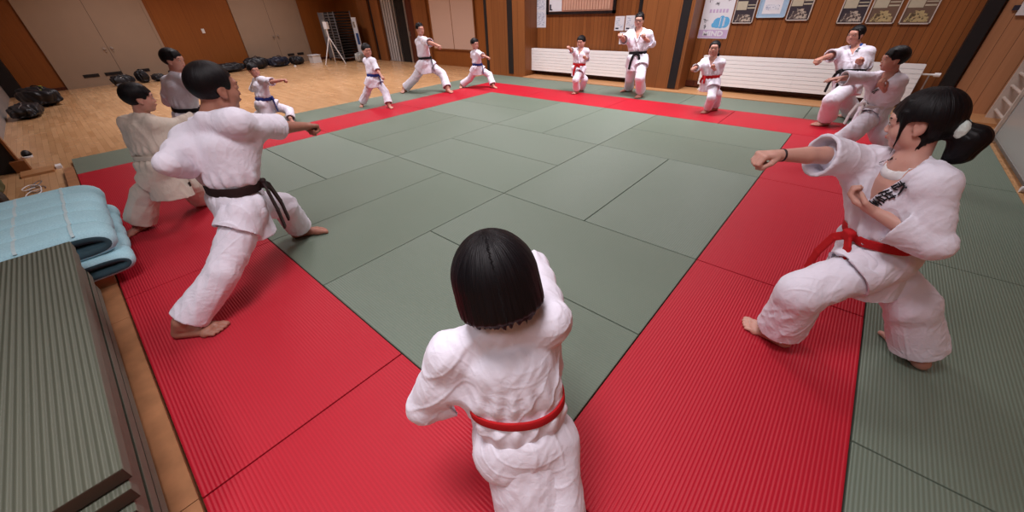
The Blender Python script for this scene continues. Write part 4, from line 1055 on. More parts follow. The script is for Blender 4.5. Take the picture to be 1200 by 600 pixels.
def person(name, label, j, S, pose, base=None):
    """pose: dict(head=(yaw dir x,y, pitch), h=voxel, belt=..., ...)"""
    J = {k: np.array(v_, float) for k, v_ in zip(JN, j)}
    g = pose.get('girth', 1.0); h = pose.get('h', .008); gi = M[pose.get('gi', 'gi')]; sk = M[pose.get('skin', 'skin')]
    kk = max(.012, 1.5*h)
    root = thing('person', label, 'person', tuple(((J['AL']+J['AR'])/2*[1, 1, 0]).round(4)), None)
    P, Nk, H = J['P'], J['N'], J['H']
    cr = unit(J['SR']-J['SL']); up = unit(Nk-P); cr = unit(cr-up*(cr@up)); cf = np.cross(up, cr)      # chest frame
    pr = unit((J['HR']-J['HL'])*[1, 1, 0]); pf = np.cross(V3(0, 0, 1), pr)
    mf = unit(cf+pf); mr = unit(cr+pr)
    C3 = np.stack([cr, cf, up])
    hd = pose['face']; fy = unit(V3(hd[0], hd[1], math.tan(math.radians(hd[2])) if len(hd) > 2 else 0)*1.0)
    hz = unit(V3(0, 0, 1)+ (V3(*pose['tilt']) if 'tilt' in pose else 0)); HR_ = frame(hz-fy*(hz@fy), fy)
    hh = (.152+.052*S)*pose.get('headk', 1.0)
    # ------------------------------------------------ body, one continuous surface
    allp = np.stack(list(J.values())); lo = allp.min(0)-.22*S; hi = allp.max(0)+.22*S; lo[2] = -.01
    v = Vol(lo, hi, h)
    head(v, H, HR_, hh, max(.005, h*.8), neck=Nk+up*.01*S+cf*.005)
    top = Nk-up*.065*S; waist = P+up*.10*S
    v.cone(top+cf*.006*S, waist+cf*.006*S, .058*S*g, .054*S*g, kk, cr, 1.26); v.cone(waist, P, .058*S*g, .064*S*g, kk, pr, 1.25)
    v.cone(J['SL'], J['SR'], .033*S*g, .033*S*g, kk)
    v.cone(Nk+up*.02*S, Nk-up*.03*S+cf*.006*S, .033*S*g, .050*S*g, kk*1.5, cr, 1.3)
    for s in 'LR':
        Sh, El, Wr = J['S'+s], J['E'+s], J['W'+s]
        v.cone(Sh, El, .029*S*g, .0235*S*g, kk); m_ = El+(Wr-El)*.35
        v.cone(El, m_, .0245*S*g, .0245*S*g, kk); v.cone(m_, Wr, .0245*S*g, .0165*S*g, kk*.8)
        v.cone(Wr-unit(Wr-El)*.01*S, Wr+unit(Wr-El)*.02*S, .0165*S*g, .018*S*g, kk*.6, pose.get('palm'+s, V3(0, 0, -1)), .8)
        Hp, Kn, An = J['H'+s], J['K'+s], J['A'+s]
        v.cone(Hp, Kn, .048*S, .031*S, kk); v.cone(Kn, An, .031*S, .0215*S, kk)
        mode = pose.get('hand'+s, 'fist'); d = pose.get('dir'+s, unit(Wr-El))
        palm = np.array(pose.get('palm'+s, (0, 0, -1) if s == 'R' else (0, 0, 1)), float); palm = unit(palm+1e-4)
        side = np.cross(d, palm); side = side if s == 'R' else -side
        hand(v, Wr, d, palm, side, .112*S, mode, max(.004, h*.6))
        td = pose['toe'+s]; foot(v, An, td, S, max(.006, h*.8), 1.0, 0.0, s == 'R')
    v.f = np.maximum(v.f, (.0015-v.ax[2])[None, None, :])
    body = put_mesh('body', v, sk, root, None, 1)
    del v
    if pose.get('face_on', True): face_bits(root, H, HR_, hh, h > .007)
    hair(root, H, HR_, hh, pose['hair'], min(h, .0065) if h < .007 else h, pose.get('seed', 0))
    # ------------------------------------------------ trousers
    v = Vol(lo, hi, h)
    legw = pose.get('legw', 1.0)
    v.cone(P+V3(0, 0, .03*S), P-V3(0, 0, .02*S), .077*S*g, .082*S*g, kk*2, pr, 1.25)
    for s in 'LR':
        Hp, Kn, An = J['H'+s], J['K'+s], J['A'+s]; l1 = unit(Kn-Hp); l2 = unit(An-Kn)
        v.cone(Hp, Kn, .070*S*g, .056*S*legw, kk*3); v.cone(Hp-V3(0, 0, .04*S), P, .05*S, .06*S, kk*2)
        ht = pose.get('hem'+s, .86)
        v.cone(Kn, An, .055*S*legw, .064*S*legw, kk*2, cut1=ht, hollow=(.007*S+h, .09*S))
    v.f = np.maximum(v.f, (.012-v.ax[2])[None, None, :])
    legaxis = unit((J['KL']-J['AL'])+(J['KR']-J['AR']))
    f1 = folds(pose.get('seed', 0)+1, legaxis, .0050*S, .13*S, .04); f2 = folds(pose.get('seed', 0)+2, pf*.8+V3(0, 0, .8), .0020*S, .09*S, .15)
    f3 = folds(pose.get('seed', 0)+3, legaxis+pr*.5, .0008*S, .045*S, .08) if h < .006 else (lambda p_: 0)
    put_mesh('trousers', v, gi, root, lambda p_: f1(p_)+f2(p_)+f3(p_), 2)
    del v
    # ------------------------------------------------ jacket
    v = Vol(lo, hi, h)
    sg = pose.get('girth_j', g)
    wz = P+up*pose.get('beltz', .085)*S                                                # belt line
    v.cone(Nk-up*.075*S+cf*.004, Nk-up*.20*S, .080*S*sg, .078*S*sg, kk*2, cr, 1.32)
    v.cone(Nk-up*.20*S, wz, .078*S*sg, .070*S*sg, kk*2, mr, 1.26)
    v.cone(J['SL']-up*.004*S, J['SR']-up*.004*S, .040*S*sg, .040*S*sg, kk*2)
    v.cone(Nk+up*.018*S-cf*.006*S, J['SL'], .038*S, .040*S, kk*2); v.cone(Nk+up*.018*S-cf*.006*S, J['SR'], .038*S, .040*S, kk*2)
    # skirt below the belt
    hem = pose.get('hem', .115)
    dn = unit(-up*.5-V3(0, 0, .5)+V3(*pose.get('dn', (0, 0, 0)))); hb = P+dn*hem*S
    v.cone(wz, P, .071*S*sg, .084*S*sg, kk*2, pr, 1.26)
    v.cone(P-dn*.02*S, hb, .086*S*sg, .096*S*sg, kk, pr, 1.25, cut1=.99)
    for s in pose.get('skirts', 'LR'):
        Hp, Kn = J['H'+s], J['K'+s]
        v.cone(Hp+V3(0, 0, .02*S), Kn, .078*S*sg, .090*S*sg, kk, cut1=pose.get('skirt'+s, .40), hollow=(.009*S+h, .05*S))
    # neck opening: V between the lapels
    vz = pose.get('vdepth', .115)*S
    ctr = Nk+up*.02*S
    def vcut(X, Y, Z):
        dx, dy, dz = X-ctr[0], Y-ctr[1], Z-ctr[2]
        a = dx*cr[0]+dy*cr[1]+dz*cr[2]; b = dx*cf[0]+dy*cf[1]+dz*cf[2]; c = dx*up[0]+dy*up[1]+dz*up[2]
        half = np.clip((c+vz)/vz, 0, 1.3)*.046*S
        return np.maximum(np.maximum(np.abs(a)-half, -b+.010*S), -(c+vz))
    v.custom(ctr-.2*S, ctr+.2*S, vcut, 'sub', .004)
    v.cone(Nk-up*.0*S+cf*.012*S, Nk+up*.10*S+cf*.03*S, .039*S*pose.get('neckw', 1), .052*S*pose.get('neckw', 1), .004, op='sub')
    # lapel bands: thicker strips from the neck to the crossing below the chest
    bw = .020*S
    def bands(f, X, Y, Z):
        dx, dy, dz = X-ctr[0], Y-ctr[1], Z-ctr[2]
        a = dx*cr[0]+dy*cr[1]+dz*cr[2]; b = dx*cf[0]+dy*cf[1]+dz*cf[2]; c = dx*up[0]+dy*up[1]+dz*up[2]
        out = f
        slope = .046*S/vz
        for sgn in (1, -1):
            # distance (in front view) from the line that bounds the V and continues beyond the crossing
            ln = (a*sgn-(c+vz)*slope)/math.sqrt(1+slope*slope)
            lowest = -vz-.115*S if sgn == 1 else -vz-.01*S
            m_ = (b > -.02*S) & (c > lowest) & (c < .03*S)
            wt = np.clip((ln+.003*S)/(1.3*h), 0, 1)*np.clip((bw-ln)/(1.3*h), 0, 1)
            out = np.where(m_, out-wt*((.0060 if sgn == 1 else .0042)*S+.001), out)
        return out
    v.modify(ctr-.32*S, ctr+.22*S, bands)
    # sleeves
    for s in 'LR':
        Sh, El, Wr = J['S'+s], J['E'+s], J['W'+s]; c1 = pose.get('cuff'+s, .30)
        sw_ = pose.get('sleevew', 1.0)
        d1 = unit(El-Sh); droop = V3(0, 0, -.010*S)
        v.cone(Sh-cf*.004, El+droop*.6 if not (c1 < .3 and float(unit(El-Sh)@unit(Wr-El)) > .5) else Sh+(El-Sh)*.72, .041*S, .040*S*sw_, .040*S)
        v.cone(Sh*.55+El*.45-up*.02*S, Nk-up*.17*S+(cr if s == 'R' else -cr)*.05*S, .030*S, .040*S, .05*S)
        bend = float(unit(El-Sh)@unit(Wr-El))
        rc = .056*S*sw_; e0 = El+droop*.6
        if c1 < .3:                         # short sleeve: the cuff ends just past the elbow
            if bend > .5: ce = El+unit(Wr-El)*(.01+c1*.14)*S; v.cone(Sh+(El-Sh)*.4, ce, .042*S*sw_, rc, kk, cut1=1.0, hollow=(.007*S+h, .06*S))
            else: v.cone(El-unit(Wr-El)*.012*S, El+unit(Wr-El)*(.055+c1*.14)*S, .040*S*sw_, rc, kk*.7, cut1=1.0, hollow=(.006*S+h, .05*S))
        else:
            v.cone(e0, Wr, .041*S*sw_, .043*S*sw_+(.010*S/max(c1, .3)), kk, cut1=c1, hollow=(.007*S+h, .06*S))
    f1 = folds(pose.get('seed', 0)+5, unit(up+cr*.9), .0036*S, .15*S, .06); f2 = folds(pose.get('seed', 0)+6, unit(J['ER']-J['SR']+up*.1), .0014*S, .075*S, .1)
    f3 = folds(pose.get('seed', 0)+7, unit(up+cf*.4-cr*.6), .0008*S, .045*S, .08) if h < .006 else (lambda p_: 0)
    # gather at the belt
    def dj(p_):
        c = (p_-wz)@up; pinch = -np.exp(-(c/(.024*S))**2)*.008*S; r_ = p_-wz; r_ = np.linalg.norm(r_-np.outer(c, up), axis=1)
        a = np.arctan2((p_-wz)@mr, (p_-wz)@mf)
        gat = np.sin(a*13+pose.get('seed', 0))*.004*S*np.exp(-((np.abs(c)-.035*S)/(.03*S))**2)
        core = (r_ < .15*S)
        return f1(p_)+f2(p_)+f3(p_)+np.where(core, pinch+gat, 0)
    jk = v
    put_mesh('jacket', v, gi, root, dj, 1)
    # ------------------------------------------------ belt
    bm_ = M['belt_'+pose['belt']]; n = 72; th_ = np.linspace(0, 2*math.pi, n, endpoint=False)
    c0 = wz.copy(); dirs = np.cos(th_)[:, None]*mf+np.sin(th_)[:, None]*mr; ups = unit(up*.7+V3(0, 0, .3))
    rr = np.linspace(.02*S, .20*S, 90); R_ = np.zeros(n)
    for zo in (-.010*S, .010*S):
        val = np.stack([jk.sample(c0+ups*zo+dirs*r_) for r_ in rr], 1)
        out = (val > 0); first = np.where(out.any(1), out.argmax(1), 40); R_ = np.maximum(R_, rr[first])
    R_ = np.minimum(R_, .118*S*sg)
    for _ in range(3): R_ = np.maximum(R_, (np.roll(R_, 1)+np.roll(R_, -1))/2)
    for _ in range(4): R_ = (np.roll(R_, 1)+2*R_+np.roll(R_, -1))/4
    R_ = R_-.008*S; bh = .0145*S*pose.get('beltw', 1.0); bt = .0042*S+.001
    bt_root = np.array(root.location)
    bm = bmesh.new(); ring = []
    for i in range(n):
        row = []
        for (dr, dz) in ((0, -1), (.8, -1), (.95, -.86), (.95, .86), (.8, 1), (0, 1), (-1, 0)):
            p_ = c0+dirs[i]*(R_[i]+bt*dr)+ups*(bh*dz+.002*math.sin(3*th_[i]+pose.get('seed', 0)))
            row.append(bm.verts.new(Vector(p_)))
        ring.append(row)
    for i in range(n):
        a, b = ring[i], ring[(i+1) % n]
        for q_ in range(7): bm.faces.new((a[q_], b[q_], b[(q_+1) % 7], a[(q_+1) % 7]))
    belt = obj('belt', bm, bm_, root, smooth=True)
    # knot and two hanging ends
    ka = math.radians(pose.get('knot', 0)); ki = int(round((ka % (2*math.pi))/(2*math.pi)*n)) % n
    kd = dirs[ki]; kp = c0+kd*(R_[ki]+bt*1.2); ks = np.cross(ups, kd)
    kv = Vol(kp-.13*S-np.array([0, 0, .22*S]), kp+np.array([.13, .13, .08])*S, max(.0035, h*.6))
    KR = np.stack([ks, kd, ups])
    kv.boxo(kp+kd*.006*S, KR, (.019*S, .013*S, .017*S), .004, .008*S)
    for sgn, ln_, fl in pose.get('tails', ((1, .17, .03), (-1, .15, -.02))):
        a0 = kp+kd*.008*S; ed = unit(ks*sgn*.75-V3(0, 0, 1)*.6+kd*.25)
        pts = [a0, a0+ed*.045*S]
        dirn = unit(V3(0, 0, -1)+ks*(sgn*.25+fl)+kd*.12)
        pts += [pts[-1]+dirn*ln_*S*.5, pts[-1]+dirn*ln_*S*.5+unit(V3(0, 0, -1)+ks*sgn*.1)*ln_*S*.5]
        for a_, b_ in zip(pts[:-1], pts[1:]):
            dd = unit(b_-a_); w_ = unit(np.cross(kd, dd)); nn = np.cross(dd, w_); mid = (a_+b_)/2
            kv.boxo(mid, np.stack([w_, nn, dd]), (.0135*S*pose.get('beltw', 1.0), .0036*S+.0012, np.linalg.norm(b_-a_)/2+.004*S), .004, .002)
    ko = put_mesh('belt_knot', kv, bm_, root, None, 1)
    info = dict(J=J, cr=cr, cf=cf, up=up, wz=wz, jk=jk, S=S, H=H, HR=HR_, hh=hh, root=root, body=body, kp=kp, kd=kd, ks=ks, Nk=Nk, ctr=ctr, ups=ups)
    return info
def on_surface(vol, p0, d, dist=.3, off=.0):
    ts = np.linspace(-.05, dist, 200); val = vol.sample(np.asarray(p0)+np.outer(ts, d)); 
    ins = np.where(val < 0)[0]
    if len(ins) == 0: return np.asarray(p0)
    return np.asarray(p0)+d*(ts[ins[-1]]+off)
def embroider(info, cx, cz, size, rot, strokes, name='embroidery'):
    """brush strokes sewn on the chest: cx to the wearer's right, cz up, from the collar centre"""
    S = info['S']; bm = bmesh.new(); cr, cf, up, jk, ctr = (info[k] for k in ('cr', 'cf', 'up', 'jk', 'ctr'))
    c, s = math.cos(rot), math.sin(rot)
    for (x0, y0, x1, y1, w) in strokes:
        pts = []
        for t in np.linspace(0, 1, 5):
            x = (x0+(x1-x0)*t)*size; y = (y0+(y1-y0)*t)*size
            X = cx+x*c-y*s; Y = cz+x*s+y*c
            p_ = on_surface(jk, ctr-cr*X+up*Y, cf, .3, .005); pts.append(p_)
        dd = unit(pts[-1]-pts[0]); wv = unit(np.cross(cf, dd))
        prev = None
        for i_, p_ in enumerate(pts):
            ww = w*size*(.55+.45*math.sin(math.pi*(i_+.6)/5.2))*.5
            a = [bm.verts.new(Vector(p_+wv*ww)), bm.verts.new(Vector(p_+cf*.0025)), bm.verts.new(Vector(p_-wv*ww)), bm.verts.new(Vector(p_-cf*.002))]
            if prev:
                for q_ in range(4): bm.faces.new((prev[q_], a[q_], a[(q_+1) % 4], prev[(q_+1) % 4]))
            else: bm.faces.new(a)
            prev = a
        bm.faces.new(prev)
    return obj(name, bm, M['thread'], info['root'])
# joints in metres: pelvis, neck base, head, shoulders, elbows, wrists, hips, knees, ankles (left, right)
FOLK = {
 'bob_girl': ('person in white suit and red belt seen from behind, nearest the camera', 1.42, [[6.05, -0.13, 0.46], [5.94, -0.09, 0.88], [5.9, -0.07, 1.06], [5.82, -0.2, 0.795], [6.02, 0.01, 0.895], [5.75, -0.29, 0.58], [5.865, 0.16, 0.885], [5.84, -0.105, 0.6], [5.69, 0.25, 0.875], [6.0, -0.19, 0.45], [6.1, -0.07, 0.45], [5.73, 0.02, 0.39], [6.23, -0.17, 0.22], [5.6, 0.12, 0.064], [6.45, -0.35, 0.064]],
   {'h': 0.0045, 'belt': 'red', 'hair': 'bob', 'face': (-0.766, 0.643, -14), 'seed': 3, 'knot': 0, 'cuffR': 0.35, 'cuffL': 0.4, 'sleevew': 1.08, 'skin': 'skin_pale', 'girth': 1.0, 'toeL': (-0.707, 0.707), 'toeR': (-0.087, 0.996), 'hem': 0.3, 'skirts': '', 'dn': (0.3, -0.16, -0.1), 'beltz': 0.135, 'beltw': 0.7, 'girth_j': 0.93, 'headk': 1.0, 'tilt': (-0.1, -0.09, 0)}),
 'ponytail_girl': ('person in white suit, red belt and white hair tie, punching left at right foreground', 1.5, [[6.81, 1.638, 0.588], [6.743, 1.567, 1.026], [6.71, 1.592, 1.212], [6.824, 1.472, 1.017], [6.646, 1.668, 1.004], [6.902, 1.414, 0.81], [6.458, 1.503, 1.05], [6.715, 1.469, 0.862], [6.305, 1.349, 1.063], [6.85, 1.573, 0.593], [6.77, 1.712, 0.603], [6.615, 1.358, 0.418], [7.042, 1.661, 0.372], [6.618, 1.45, 0.068], [7.206, 1.749, 0.066]],
   {'h': 0.0045, 'belt': 'red', 'hair': 'ponytail', 'face': (-0.995, 0.105, -10), 'seed': 5, 'knot': 0, 'cuffR': 0.02, 'cuffL': 0.12, 'sleevew': 1.12, 'skin': 'skin_pale', 'toeL': (-0.978, 0.208), 'toeR': (-0.588, 0.809), 'handL': 'loose', 'palmL': (0.1, 0.2, 1), 'legw': 1.22, 'hem': 0.115, 'skirtL': 0.44, 'skirtR': 0.4, 'headk': 1.02, 'vdepth': 0.12}),
 'adult_left': ('person in white suit with dark brown belt punching right, large at the left', 1.7, [[3.617, -0.19, 0.603], [3.611, -0.119, 1.116], [3.615, -0.024, 1.31], [3.472, -0.239, 1.048], [3.74, -0.022, 1.135], [3.696, -0.414, 0.999], [3.6, 0.209, 1.031], [3.525, -0.275, 0.889], [3.508, 0.431, 0.979], [3.529, -0.211, 0.599], [3.703, -0.168, 0.598], [3.36, 0.125, 0.412], [3.84, -0.457, 0.327], [3.142, 0.226, 0.078], [3.813, -0.776, 0.076]],
   {'h': 0.005, 'belt': 'brown', 'hair': 'short', 'face': (-0.139, 0.99, -3), 'seed': 8, 'knot': 52, 'girth_j': 0.93, 'sleevew': 0.9, 'cuffR': 0.05, 'cuffL': 0.6, 'skin': 'skin_tan', 'toeL': (0.5, 0.866), 'toeR': (0.616, 0.788), 'legw': 1.0, 'headk': 1.18, 'beltw': 1.15}),
 'cream_boy': ('person in cream suit and cream belt lunging, half behind the brown belt person', 1.4, [[1.996, -0.357, 0.543], [1.903, -0.27, 0.945], [1.895, -0.222, 1.115], [1.788, -0.368, 0.923], [2.009, -0.24, 0.919], [1.786, -0.418, 0.689], [1.856, -0.066, 0.867], [1.669, -0.282, 0.594], [1.814, 0.133, 0.872], [1.933, -0.391, 0.554], [2.06, -0.34, 0.539], [1.795, -0.201, 0.311], [1.862, -0.54, 0.337], [1.584, -0.157, 0.059], [1.753, -0.708, 0.064]],
   {'h': 0.0055, 'belt': 'cream', 'hair': 'fringe', 'face': (0.087, 0.996, -3), 'seed': 11, 'headk': 1.05, 'hem': 0.18, 'skirtL': 0.55, 'skirtR': 0.55, 'girth_j': 1.12, 'knot': 0, 'cuffR': 0.75, 'cuffL': 0.75, 'gi': 'gi_cream', 'toeL': (0.174, 0.985), 'toeR': (0.5, -0.866), 'legw': 1.35}),
 'behind_youth': ('upright person in white suit and black belt at the back of the left trio', 1.5, [[0.533, 0.212, 0.663], [0.566, 0.304, 1.1], [0.568, 0.346, 1.282], [0.406, 0.237, 1.053], [0.729, 0.363, 1.07], [0.264, 0.159, 0.857], [0.964, 0.43, 1.0], [0.419, 0.217, 0.997], [1.18, 0.453, 0.99], [0.457, 0.232, 0.662], [0.608, 0.192, 0.663], [0.589, 0.475, 0.419], [0.588, 0.017, 0.34], [0.6, 0.55, 0.068], [0.5, -0.201, 0.067]],
   {'h': 0.008, 'belt': 'black', 'hair': 'fringe', 'face': (0.643, 0.766, -3), 'seed': 14, 'knot': 0, 'cuffR': 0.5, 'cuffL': 0.5, 'toeL': (0.5, 0.866), 'toeR': (0.94, 0.342)}),
 'blue_kid_low': ('person with blue belt in a very low lunge, just right of the left trio', 1.3, [[-1.624, 1.701, 0.312], [-1.642, 1.755, 0.712], [-1.652, 1.742, 0.88], [-1.769, 1.758, 0.689], [-1.507, 1.779, 0.728], [-1.937, 1.691, 0.562], [-1.296, 1.84, 0.705], [-1.845, 1.81, 0.676], [-1.157, 1.966, 0.725], [-1.652, 1.775, 0.304], [-1.593, 1.643, 0.312], [-1.505, 2.03, 0.164], [-1.874, 1.679, 0.165], [-1.24, 1.907, 0.058], [-2.167, 1.651, 0.059]],
   {'h': 0.008, 'girth_j': 1.1, 'beltw': 1.5, 'belt': 'blue', 'hair': 'fringe', 'face': (0.985, 0.174, 0), 'seed': 17, 'knot': 0, 'cuffR': 0.02, 'cuffL': 0.1, 'toeL': (1.0, 0.0), 'toeR': (0.766, -0.643)}),
 'blue_boy': ('person with blue belt by the parquet, fist held low beside the hip', 1.15, [[-1.029, 3.636, 0.504], [-1.034, 3.656, 0.869], [-1.051, 3.643, 1.034], [-1.165, 3.64, 0.846], [-0.906, 3.653, 0.857], [-1.241, 3.728, 0.689], [-0.783, 3.622, 0.708], [-1.08, 3.726, 0.731], [-0.646, 3.606, 0.613], [-1.036, 3.695, 0.494], [-1.026, 3.575, 0.492], [-0.852, 3.739, 0.279], [-1.198, 3.512, 0.271], [-0.705, 3.67, 0.051], [-1.36, 3.426, 0.052]],
   {'h': 0.008, 'headk': 1.08, 'girth_j': 1.1, 'legw': 1.12, 'beltw': 1.5, 'belt': 'blue', 'hair': 'fringe', 'face': (0.99, -0.139, 0), 'seed': 20, 'knot': 0, 'cuffR': 0.02, 'cuffL': 0.1, 'toeL': (0.985, -0.174), 'toeR': (0.766, -0.643)}),
 'tall_boy': ('person with black belt in a wide lunge below the beige notice board', 1.62, [[-1.401, 5.269, 0.588], [-1.421, 5.263, 1.087], [-1.423, 5.274, 1.293], [-1.592, 5.305, 1.038], [-1.237, 5.235, 1.071], [-1.802, 5.482, 1.025], [-0.979, 5.14, 1.053], [-1.574, 5.443, 1.069], [-0.75, 5.16, 1.008], [-1.424, 5.352, 0.584], [-1.379, 5.187, 0.581], [-1.143, 5.532, 0.365], [-1.632, 5.058, 0.299], [-0.907, 5.44, 0.069], [-1.909, 4.897, 0.07]],
   {'h': 0.008, 'belt': 'black', 'hair': 'spiky', 'face': (0.996, -0.087, 0), 'seed': 23, 'knot': 0, 'cuffR': 0.02, 'cuffL': 0.1, 'toeL': (0.985, -0.174), 'toeR': (0.574, -0.819)}),
 'small_boy': ('small person with blue belt lunging at the far corner of the red strip', 1.17, [[-0.687, 6.254, 0.42], [-0.697, 6.266, 0.784], [-0.712, 6.261, 0.947], [-0.831, 6.292, 0.743], [-0.567, 6.226, 0.768], [-0.976, 6.402, 0.664], [-0.384, 6.157, 0.729], [-0.826, 6.35, 0.723], [-0.217, 6.154, 0.701], [-0.695, 6.318, 0.414], [-0.678, 6.194, 0.415], [-0.481, 6.455, 0.273], [-0.869, 6.149, 0.203], [-0.317, 6.397, 0.052], [-1.079, 6.025, 0.052]],
   {'h': 0.008, 'headk': 1.08, 'girth_j': 1.1, 'legw': 1.12, 'beltw': 1.5, 'belt': 'blue', 'hair': 'fringe', 'face': (0.985, -0.174, 0), 'seed': 26, 'knot': 0, 'cuffR': 0.02, 'cuffL': 0.1, 'toeL': (0.996, -0.087), 'toeR': (0.643, -0.766)}),
 'red_kid': ('small person with red belt before the left radiator, fist at face height', 1.17, [[1.764, 6.951, 0.466], [1.769, 6.989, 0.825], [1.759, 6.989, 0.98], [1.89, 7.012, 0.816], [1.648, 6.97, 0.816], [1.869, 7.131, 0.657], [1.676, 6.773, 0.828], [1.952, 6.851, 0.705], [1.706, 6.625, 0.904], [1.823, 6.968, 0.467], [1.706, 6.936, 0.467], [1.837, 6.74, 0.293], [1.894, 7.017, 0.266], [1.797, 6.877, 0.052], [1.758, 7.136, 0.051]],
   {'h': 0.007, 'headk': 1.08, 'girth_j': 1.12, 'legw': 1.05, 'beltw': 1.5, 'belt': 'red', 'hair': 'fringe', 'face': (0.174, -0.985, 0), 'seed': 29, 'knot': 0, 'cuffR': 0.1, 'cuffL': 0.1, 'toeL': (-0.087, -0.996), 'toeR': (-0.342, -0.94)}),
 'adult_back': ('tall person with glasses and black belt standing by the second pillar', 1.62, [[2.947, 7.237, 0.665], [2.885, 7.274, 1.15], [2.855, 7.266, 1.341], [3.063, 7.309, 1.107], [2.71, 7.244, 1.107], [3.122, 7.407, 0.952], [2.725, 6.979, 1.033], [3.063, 7.147, 1.055], [2.768, 6.765, 1.119], [3.028, 7.26, 0.665], [2.867, 7.213, 0.672], [3.155, 7.016, 0.38], [2.79, 7.34, 0.306], [3.117, 7.252, 0.073], [2.673, 7.621, 0.068]],
   {'h': 0.007, 'belt': 'black', 'hair': 'spiky', 'face': (0.259, -0.966, 0), 'seed': 32, 'knot': 0, 'cuffR': 0.02, 'cuffL': 0.05, 'toeL': (0.087, -0.996), 'toeR': (-0.643, -0.766), 'palmL': (0.5, 0, 1)}),
 'red_girl': ('small person with broad red belt at the left end of the right radiator', 1.15, [[4.559, 6.655, 0.463], [4.517, 6.669, 0.811], [4.492, 6.67, 0.966], [4.657, 6.667, 0.77], [4.384, 6.667, 0.769], [4.634, 6.777, 0.61], [4.346, 6.486, 0.705], [4.591, 6.519, 0.702], [4.346, 6.32, 0.712], [4.619, 6.659, 0.463], [4.499, 6.652, 0.463], [4.691, 6.465, 0.272], [4.718, 6.697, 0.292], [4.635, 6.622, 0.052], [4.705, 6.829, 0.05]],
   {'h': 0.007, 'headk': 1.06, 'girth_j': 1.12, 'belt': 'red', 'hair': 'long', 'face': (0.174, -0.985, 8), 'seed': 35, 'knot': 40, 'cuffR': 0.45, 'cuffL': 0.45, 'toeL': (-0.259, -0.966), 'toeR': (-0.574, -0.819), 'beltw': 1.5, 'sleevew': 1.1, 'tails': ((1, 0.05, 0.0), (-1, 0.05, 0))}),
 'woman': ('person with black belt and blue undershirt punching left before the right radiator', 1.58, [[6.357, 6.87, 0.587], [6.267, 7.117, 0.975], [6.199, 7.101, 1.15], [6.416, 7.071, 0.939], [6.134, 7.158, 0.924], [6.476, 7.131, 0.76], [6.037, 6.908, 0.905], [6.386, 6.864, 0.828], [5.938, 6.703, 0.878], [6.431, 6.837, 0.584], [6.281, 6.901, 0.586], [6.268, 6.545, 0.385], [6.409, 7.138, 0.306], [6.297, 6.745, 0.067], [6.577, 7.383, 0.069]],
   {'h': 0.007, 'belt': 'black', 'hair': 'tied', 'face': (-0.5, -0.866, 0), 'seed': 38, 'knot': 30, 'cuffR': 0.1, 'cuffL': 0.3, 'toeL': (-0.643, -0.766), 'toeR': (-0.985, 0.174), 'legw': 1.2}),
 'white_boy': ("person with white belt and open hand, behind the right foreground person's head", 1.45, [[6.704, 5.317, 0.543], [6.69, 5.089, 0.908], [6.654, 5.044, 1.075], [6.764, 4.98, 0.884], [6.613, 5.197, 0.872], [6.799, 5.138, 0.699], [6.469, 5.001, 0.908], [6.687, 5.0, 0.811], [6.303, 4.873, 0.897], [6.738, 5.248, 0.542], [6.672, 5.385, 0.543], [6.612, 4.97, 0.36], [6.868, 5.206, 0.307], [6.425, 4.96, 0.065], [7.1, 5.3, 0.065]],
   {'h': 0.0065, 'belt': 'white', 'hair': 'fringe', 'face': (-0.951, -0.309, 0), 'seed': 41, 'knot': 0, 'cuffR': 0.85, 'cuffL': 0.3, 'handR': 'open', 'handL': 'loose', 'toeL': (-1.0, 0.0), 'toeR': (-0.766, 0.643), 'legw': 1.2}),
}
M["belt_cream"] = cloth("cream belt cotton", (0.66, 0.58, 0.50), 0.8)
import os, time
ONLY = None
INFO = {}
for key, (lab, S_, joints, pose) in FOLK.items():
    if ONLY and key not in ONLY: continue
    INFO[key] = person(key, lab, joints, S_, pose)
    INFO[key]['root']['group'] = 'karate class in white suits'
def world_vec(info, x, y, z):
    R = info['HR']; return info['H']+(R[0]*x+R[1]*y+R[2]*z)*info['hh']
